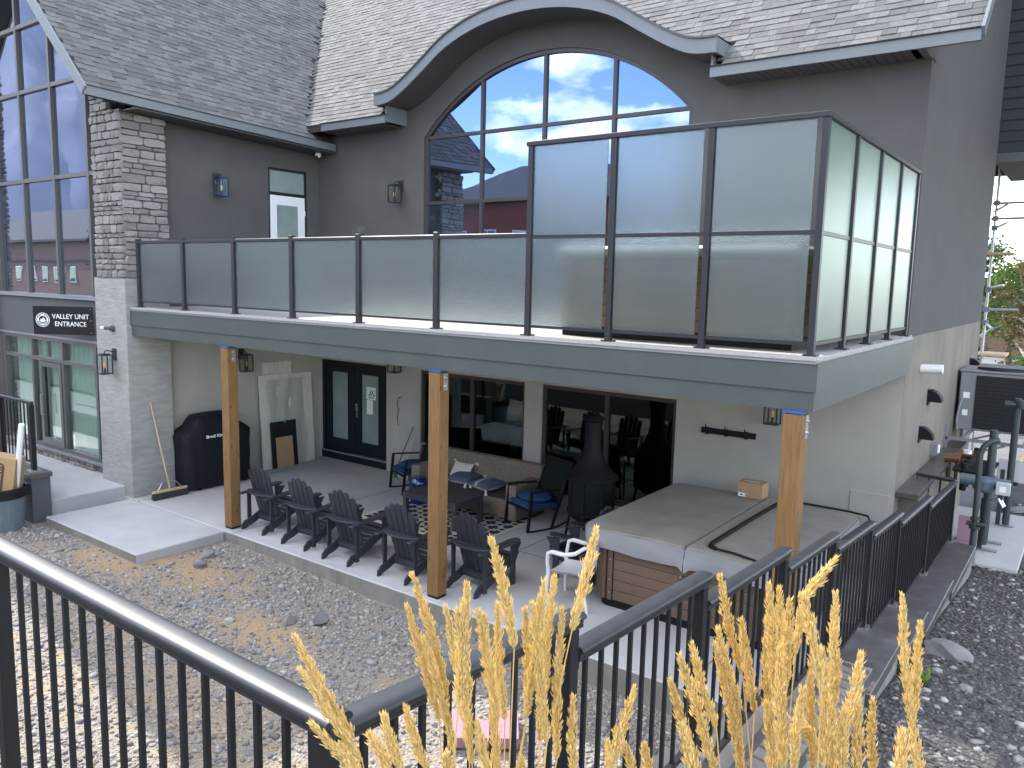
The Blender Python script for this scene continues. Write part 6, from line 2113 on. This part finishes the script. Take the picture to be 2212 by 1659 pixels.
def tree(name, label, x, y, z0, h, spread, n, leafm, barkm, seed, leaf=.09, low=.2):
    r = random.Random(seed)
    t = thing(name, label, 'tree', (x, y, z0), group='trees beyond the end wall')
    q = MB(); q.tube([(x, y, z0 - .1), (x + .05 * h * r.uniform(-1, 1), y, z0 + h * .45), (x + .05 * h * r.uniform(-1, 1), y, z0 + h * .92)], [.028 * h, .018 * h, .004 * h], 8)
    tips = []
    for k in range(16):
        a = r.uniform(0, 6.28); zz = z0 + h * r.uniform(low, .9)
        fr = 1 - abs((zz - z0) / h - .45) * 1.1
        L = spread * max(.25, fr) * r.uniform(.6, 1)
        e = Vector((x + math.cos(a) * L, y + math.sin(a) * L, zz + L * r.uniform(.2, .8)))
        q.tube([(x, y, zz), tuple((Vector((x, y, zz)) + e) / 2 + Vector((0, 0, .05 * h * .3))), tuple(e)], [.009 * h, .006 * h, .002 * h], 5)
        tips.append((Vector((x, y, zz)), e))
    q.build('trunk', barkm, t)
    c = MB()
    for k in range(n):
        a_, e = r.choice(tips)
        f = r.uniform(.3, 1.1) ** .7
        p = a_.lerp(e, f) + Vector((r.gauss(0, .09 * spread), r.gauss(0, .09 * spread), r.gauss(0, .08 * spread)))
        d = Vector((r.gauss(0, 1), r.gauss(0, 1), r.gauss(0, .6))).normalized(); s_ = d.cross(Vector((r.gauss(0, 1), r.gauss(0, 1), r.gauss(0, 1)))).normalized()
        l_ = leaf * r.uniform(.6, 1.4)
        c.add([p, p + d * l_ * .5 + s_ * l_ * .32, p + d * l_, p + d * l_ * .5 - s_ * l_ * .32], [(0, 1, 2, 3)])
    c.build('crown', leafm, t)
tree('aspen_tree', 'thin young aspen with sparse leaves behind the scaffold', -1.2, 21.0, -3.5, 6.4, 1.5, 3200, 'leaf_green', 'birch_bark', 3, .10, .25)
tree('aspen_tree', 'leafy rust tinged aspen right of the scaffold', .35, 20.0, -3.5, 5.2, 1.5, 3600, 'leaf_rust', 'birch_bark', 5, .09)
tree('shrub_tree', 'bushy green tree behind the condenser unit', -.3, 24.0, -3.6, 5.0, 2.3, 8000, 'leaf_green', 'bark', 8, .11, .05)
tree('shrub_tree', 'wide green tree at the right edge beyond the condenser', 2.3, 23.0, -3.6, 5.4, 2.4, 5200, 'leaf_green', 'bark', 9, .11, .05)
tree('spruce_tree', 'dark spruce far behind the other trees', -3.5, 40.0, -3.6, 7.0, 2.6, 4500, 'leaf_dark', 'bark', 12, .2, .05)
tree('spruce_tree', 'dark spruce at the far right behind the leafy trees', 1.2, 42.0, -3.6, 6.0, 3.0, 4500, 'leaf_dark', 'bark', 15, .2, .05)
t = thing('distant_house', 'grey roofed house far away among the trees', 'house', (-1.5, 55.0, -3.6))
q = MB(); q.box(-5, 1.5, 52, 60, -3.6, -.5); q.build('wall', 'brown_siding', t)
q = MB(); q.prism([(-5.5, -.6), (2.0, -.6), (-1.75, 1.5)], 'y', 51.5, 60.5); q.build('roof', 'far_roof', t)

# ------------------------------------------------------------------ houses across the road (reflected in the glass)
def house(x0, x1, y0, y1, zb, ze, zr, label, wallm, seed, ridge='x'):
    r = random.Random(seed)
    t = thing('row_house', label, 'house', ((x0 + x1) / 2, (y0 + y1) / 2, zb), group='houses across the road behind the viewpoint')
    q = MB(); q.box(x0, x1, y0, y1, zb, ze); q.build('wall', wallm, t)
    o_ = .6
    X0, X1, Y0, Y1 = x0 - o_, x1 + o_, y0 - o_, y1 + o_
    yc = (Y0 + Y1) / 2; i_ = (Y1 - Y0) / 2 * .8
    vs = [(X0, Y0, ze), (X1, Y0, ze), (X1, Y1, ze), (X0, Y1, ze), (X0 + i_, yc, zr), (X1 - i_, yc, zr), (X0, Y0, ze - .2), (X1, Y0, ze - .2), (X1, Y1, ze - .2), (X0, Y1, ze - .2)]
    q = MB(); q.add(vs, [(0, 1, 5, 4), (1, 2, 5), (2, 3, 4, 5), (3, 0, 4), (6, 7, 1, 0), (7, 8, 2, 1), (8, 9, 3, 2), (9, 6, 0, 3), (9, 8, 7, 6)]); q.build('roof', 'far_roof', t)
    for zz in (zb + 1.3, zb + 4.1):
        x = x0 + 1.2
        while x < x1 - 1.5 and zz + 1.2 < ze + .1:
            q = MB(); q.box(x - .06, x + 1.26, y1, y1 + .06, zz - .06, zz + 1.26); f_ = q.build('window', 'white_paint', t)
            MB().box(x, x + .58, y1 + .06, y1 + .07, zz, zz + 1.2).build('pane', 'glass_dark', f_)
            MB().box(x + .64, x + 1.2, y1 + .06, y1 + .07, zz, zz + 1.2).build('pane', 'glass_dark', f_)
            x += 2.6
    q = MB(); q.box(x0, x1, y1 + .001, y1 + .05, zb + 2.9, zb + 3.1); q.build('belt_board', 'far_roof', t)
house(-34, -21, -34, -25, -1.72, 5.5, 8.2, 'red sided house with grey hip roof opposite the arched window', 'red_siding', 1)
house(-16, -3, -36, -27, -1.72, 5.0, 8.4, 'brown sided house with grey hip roof opposite the balcony', 'brown_siding', 2)
house(-58, -42, -34, -25, -1.72, 3.6, 6.6, 'low red house with grey roof further left across the road', 'red_siding', 3)
house(-92, -66, -36, -26, -1.72, 3.2, 6.4, 'long brown house at the far left across the road', 'brown_siding', 4)
for k, (x, y, h) in enumerate([(-38, -24, 9), (-63, -27, 11), (-98, -30, 12), (-18.5, -26, 8)]):
    tree('spruce_tree', ['tall spruce between two red houses across the road', 'tallest spruce left of the low red house across the road', 'spruce at the far left end of the house row', 'spruce between red and brown house across the road'][k], x, y, -1.7, h, h * .26, 1800, 'leaf_dark', 'bark', 60 + k, .35, .08)

# ------------------------------------------------------------------ feather reed grass in the foreground
def z8(x, y): return ((830 + x * .37975) * .8848, (1245 + y * .37975) * .8848)
def z9(x, y): return ((1660 + x * .37975) * .8848, (1245 + y * .37975) * .8848)
def z7(x, y): return ((0 + x * .37975) * .8848, (1245 + y * .37975) * .8848)
LEFT = [(z8, 975, 195, 1120, 890), (z8, 470, 420, 690, 1200), (z8, 432, 625, 640, 1350), (z8, 815, 490, 760, 1250), (z8, 680, 635, 850, 1640), (z8, 890, 660, 1010, 1330), (z8, 1015, 615, 1060, 1350),
        (z8, 1310, 460, 1200, 1330), (z8, 1190, 640, 1200, 1340), (z8, 1375, 440, 1320, 1180), (z8, 1430, 650, 1395, 1600), (z8, 1645, 130, 1490, 780), (z8, 920, 680, 1000, 1250), (z8, 285, 1330, 400, 1680),
        (z8, 420, 1270, 570, 1690), (z8, 880, 1385, 960, 1700), (z8, 680, 1570, 720, 1900), (z8, 1500, 1210, 1510, 1720), (z8, 1240, 620, 1330, 1500), (z8, 750, 650, 830, 1500), (z8, 540, 830, 740, 1560), (z8, 1000, 1000, 1010, 1700), (z8, 1270, 950, 1290, 1500),
        (z7, 1895, 815, 2280, 1480), (z7, 1935, 1030, 2330, 1620), (z7, 2005, 1375, 2330, 1780), (z8, 0, 1510, 150, 1800), (z8, 190, 1450, 330, 1720), (z8, 1165, 1600, 1170, 1850)]
RIGHT = [(z9, 260, 435, 400, 1050), (z9, 245, 775, 390, 1300), (z9, 395, 710, 480, 1300), (z9, 80, 870, 235, 1400), (z9, 230, 870, 360, 1500), (z9, 575, 485, 610, 1200), (z9, 640, 510, 650, 1250), (z9, 705, 590, 690, 1100),
         (z9, 800, 560, 910, 1150), (z9, 1000, 545, 1000, 1250), (z9, 915, 910, 930, 1600), (z9, 1165, 940, 1040, 1450), (z9, 1145, 1210, 1140, 1720), (z9, 1240, 1230, 1250, 1730), (z9, 1430, 560, 1480, 1350), (z9, 1545, 735, 1490, 1400),
         (z9, 790, 1150, 730, 1700), (z9, 0, 940, 220, 1680), (z9, 1430, 1430, 1425, 1800), (z9, 1500, 1400, 1560, 1800), (z9, -60, 1100, 130, 1720), (z9, 20, 1390, 120, 1850), (z9, 560, 700, 590, 1500), (z9, 640, 900, 660, 1650), (z9, 840, 1000, 860, 1700), (z9, 980, 1000, 1000, 1750), (z9, 760, 1380, 950, 1600), (z9, 960, 1250, 1000, 1800), (z9, 560, 1250, 600, 1800), (z9, 1060, 1300, 1050, 1800), (z9, 340, 1100, 400, 1700)]
MID = [(z8, 1890, 1155, 1740, 1680), (z8, 1770, 1430, 1890, 1700), (z8, 1960, 1520, 1990, 1800), (z8, 1720, 1500, 1730, 1800)]
# an arching head: tip, middle, foot
BENT = [((z9, 1000, 315), (z9, 800, 560), (z9, 740, 930)), ((z9, 740, 1400), (z9, 830, 1420), (z9, 930, 1640))]
def spikelets(path, r0, n, r):
    """plume: many small pointed spikelets set along a path, tip first"""
    c = MB()
    P_ = [Vector(p) for p in path]
    def pos(t):
        f = t * (len(P_) - 1); k = min(int(f), len(P_) - 2)
        return P_[k].lerp(P_[k + 1], f - k), (P_[k] - P_[k + 1]).normalized()
    L = sum((a - b_).length for a, b_ in zip(P_, P_[1:]))
    for k in range(n):
        t_ = r.random() ** .9
        p, up = pos(t_)
        a = r.uniform(0, 6.28)
        s_ = up.cross(Vector((0, 1, .1))).normalized(); o_ = up.cross(s_)
        rad_ = s_ * math.cos(a) + o_ * math.sin(a)
        env = r0 * .78 * min(1, .22 + t_ * 2.4) * (1 if t_ < .75 else max(.3, 1 - (t_ - .75) * 2.2)) * (1 + .35 * math.sin(t_ * 38 + a))
        q_ = p + rad_ * env * r.uniform(.05, .75)
        d = (up * r.uniform(.8, 1.3) + rad_ * r.uniform(.05, .6)).normalized()
        l_ = r.uniform(.008, .016)
        w_ = d.cross(Vector((r.gauss(0, 1), r.gauss(0, 1), r.gauss(0, 1)))).normalized() * l_ * .115
        v_ = d.cross(w_).normalized() * l_ * .10
        m_ = q_ + d * l_ * .4
        c.add([q_, m_ + w_, m_ - w_, m_ + v_, q_ + d * l_], [(0, 1, 3), (0, 3, 2), (1, 4, 3), (3, 4, 2), (0, 2, 1), (1, 2, 4)])
    return c
def clump(label, base, items, dep, seed):
    t = thing('feather_reed_grass', label, 'grass clump', base, group='clumps of golden feather reed grass')
    r = random.Random(seed)
    B_ = Vector(base)
    for it in items:
        if len(it) == 5:
            f_, x0, y0, x1, y1 = it
            d0 = dep + r.uniform(-.16, .16)
            a, c_ = at(*f_(x0, y0), d0), at(*f_(x1, y1), d0 + r.uniform(-.03, .03))
            path = [a, a.lerp(c_, .5) + Vector((r.uniform(-.004, .004),) * 3), c_]
        else:
            d0 = dep + r.uniform(-.1, .1)
            path = [at(*g(x, y), d0) for g, x, y in it]
            c_ = path[-1]
        foot = Vector((B_.x + r.gauss(0, .07), B_.y + r.gauss(0, .07), B_.z))
        low_ = c_ + (c_ - path[-2]).normalized() * .25
        q = MB(); q.tube([path[1], c_, c_.lerp(foot, .3) * .6 + low_ * .4, c_.lerp(foot, .65), foot], [.0008, .0013, .0016, .002, .0025], 5)
        st = q.build('stalk', 'stem', t, smooth=1)
        L = (path[0] - c_).length
        spikelets(path, r.uniform(.0125, .0175), int(4200 * L) + 100, r).build('plume', 'plume', st)
    bl = MB()
    for k in range(130):
        a = r.uniform(0, 6.28); l_ = r.uniform(.3, .75)
        p0 = B_ + Vector((r.gauss(0, .06), r.gauss(0, .06), 0)); d = Vector((math.cos(a) * .55, math.sin(a) * .55, 1)).normalized(); s_ = d.cross(Vector((0, 0, 1))).normalized() * .004
        m_ = p0 + d * l_ * .6; e = p0 + d * l_ + Vector((math.cos(a), math.sin(a), -.3)) * l_ * .25
        bl.add([p0 - s_, p0 + s_, m_ + s_, e, m_ - s_], [(0, 1, 2, 3, 4)])
    bl.build('blade', 'stem', t)
    tag(t.children[-1] if False else [c for c in t.children if c.name.startswith('blade')][0], kind='stuff')
    return t
clump('golden feather reed grass plumes in front of the railing corner, centre of the photo', (.98, -5.85, -1.77), LEFT, 1.5, 1)
clump('golden feather reed grass plumes at the lower right in front of the stepped railing', (1.5, -5.5, -1.80), RIGHT + BENT, 1.5, 2)
clump('few short golden reed grass plumes between the two larger clumps', (1.25, -5.68, -1.78), MID, 1.48, 3)
bpy.context.view_layer.update()
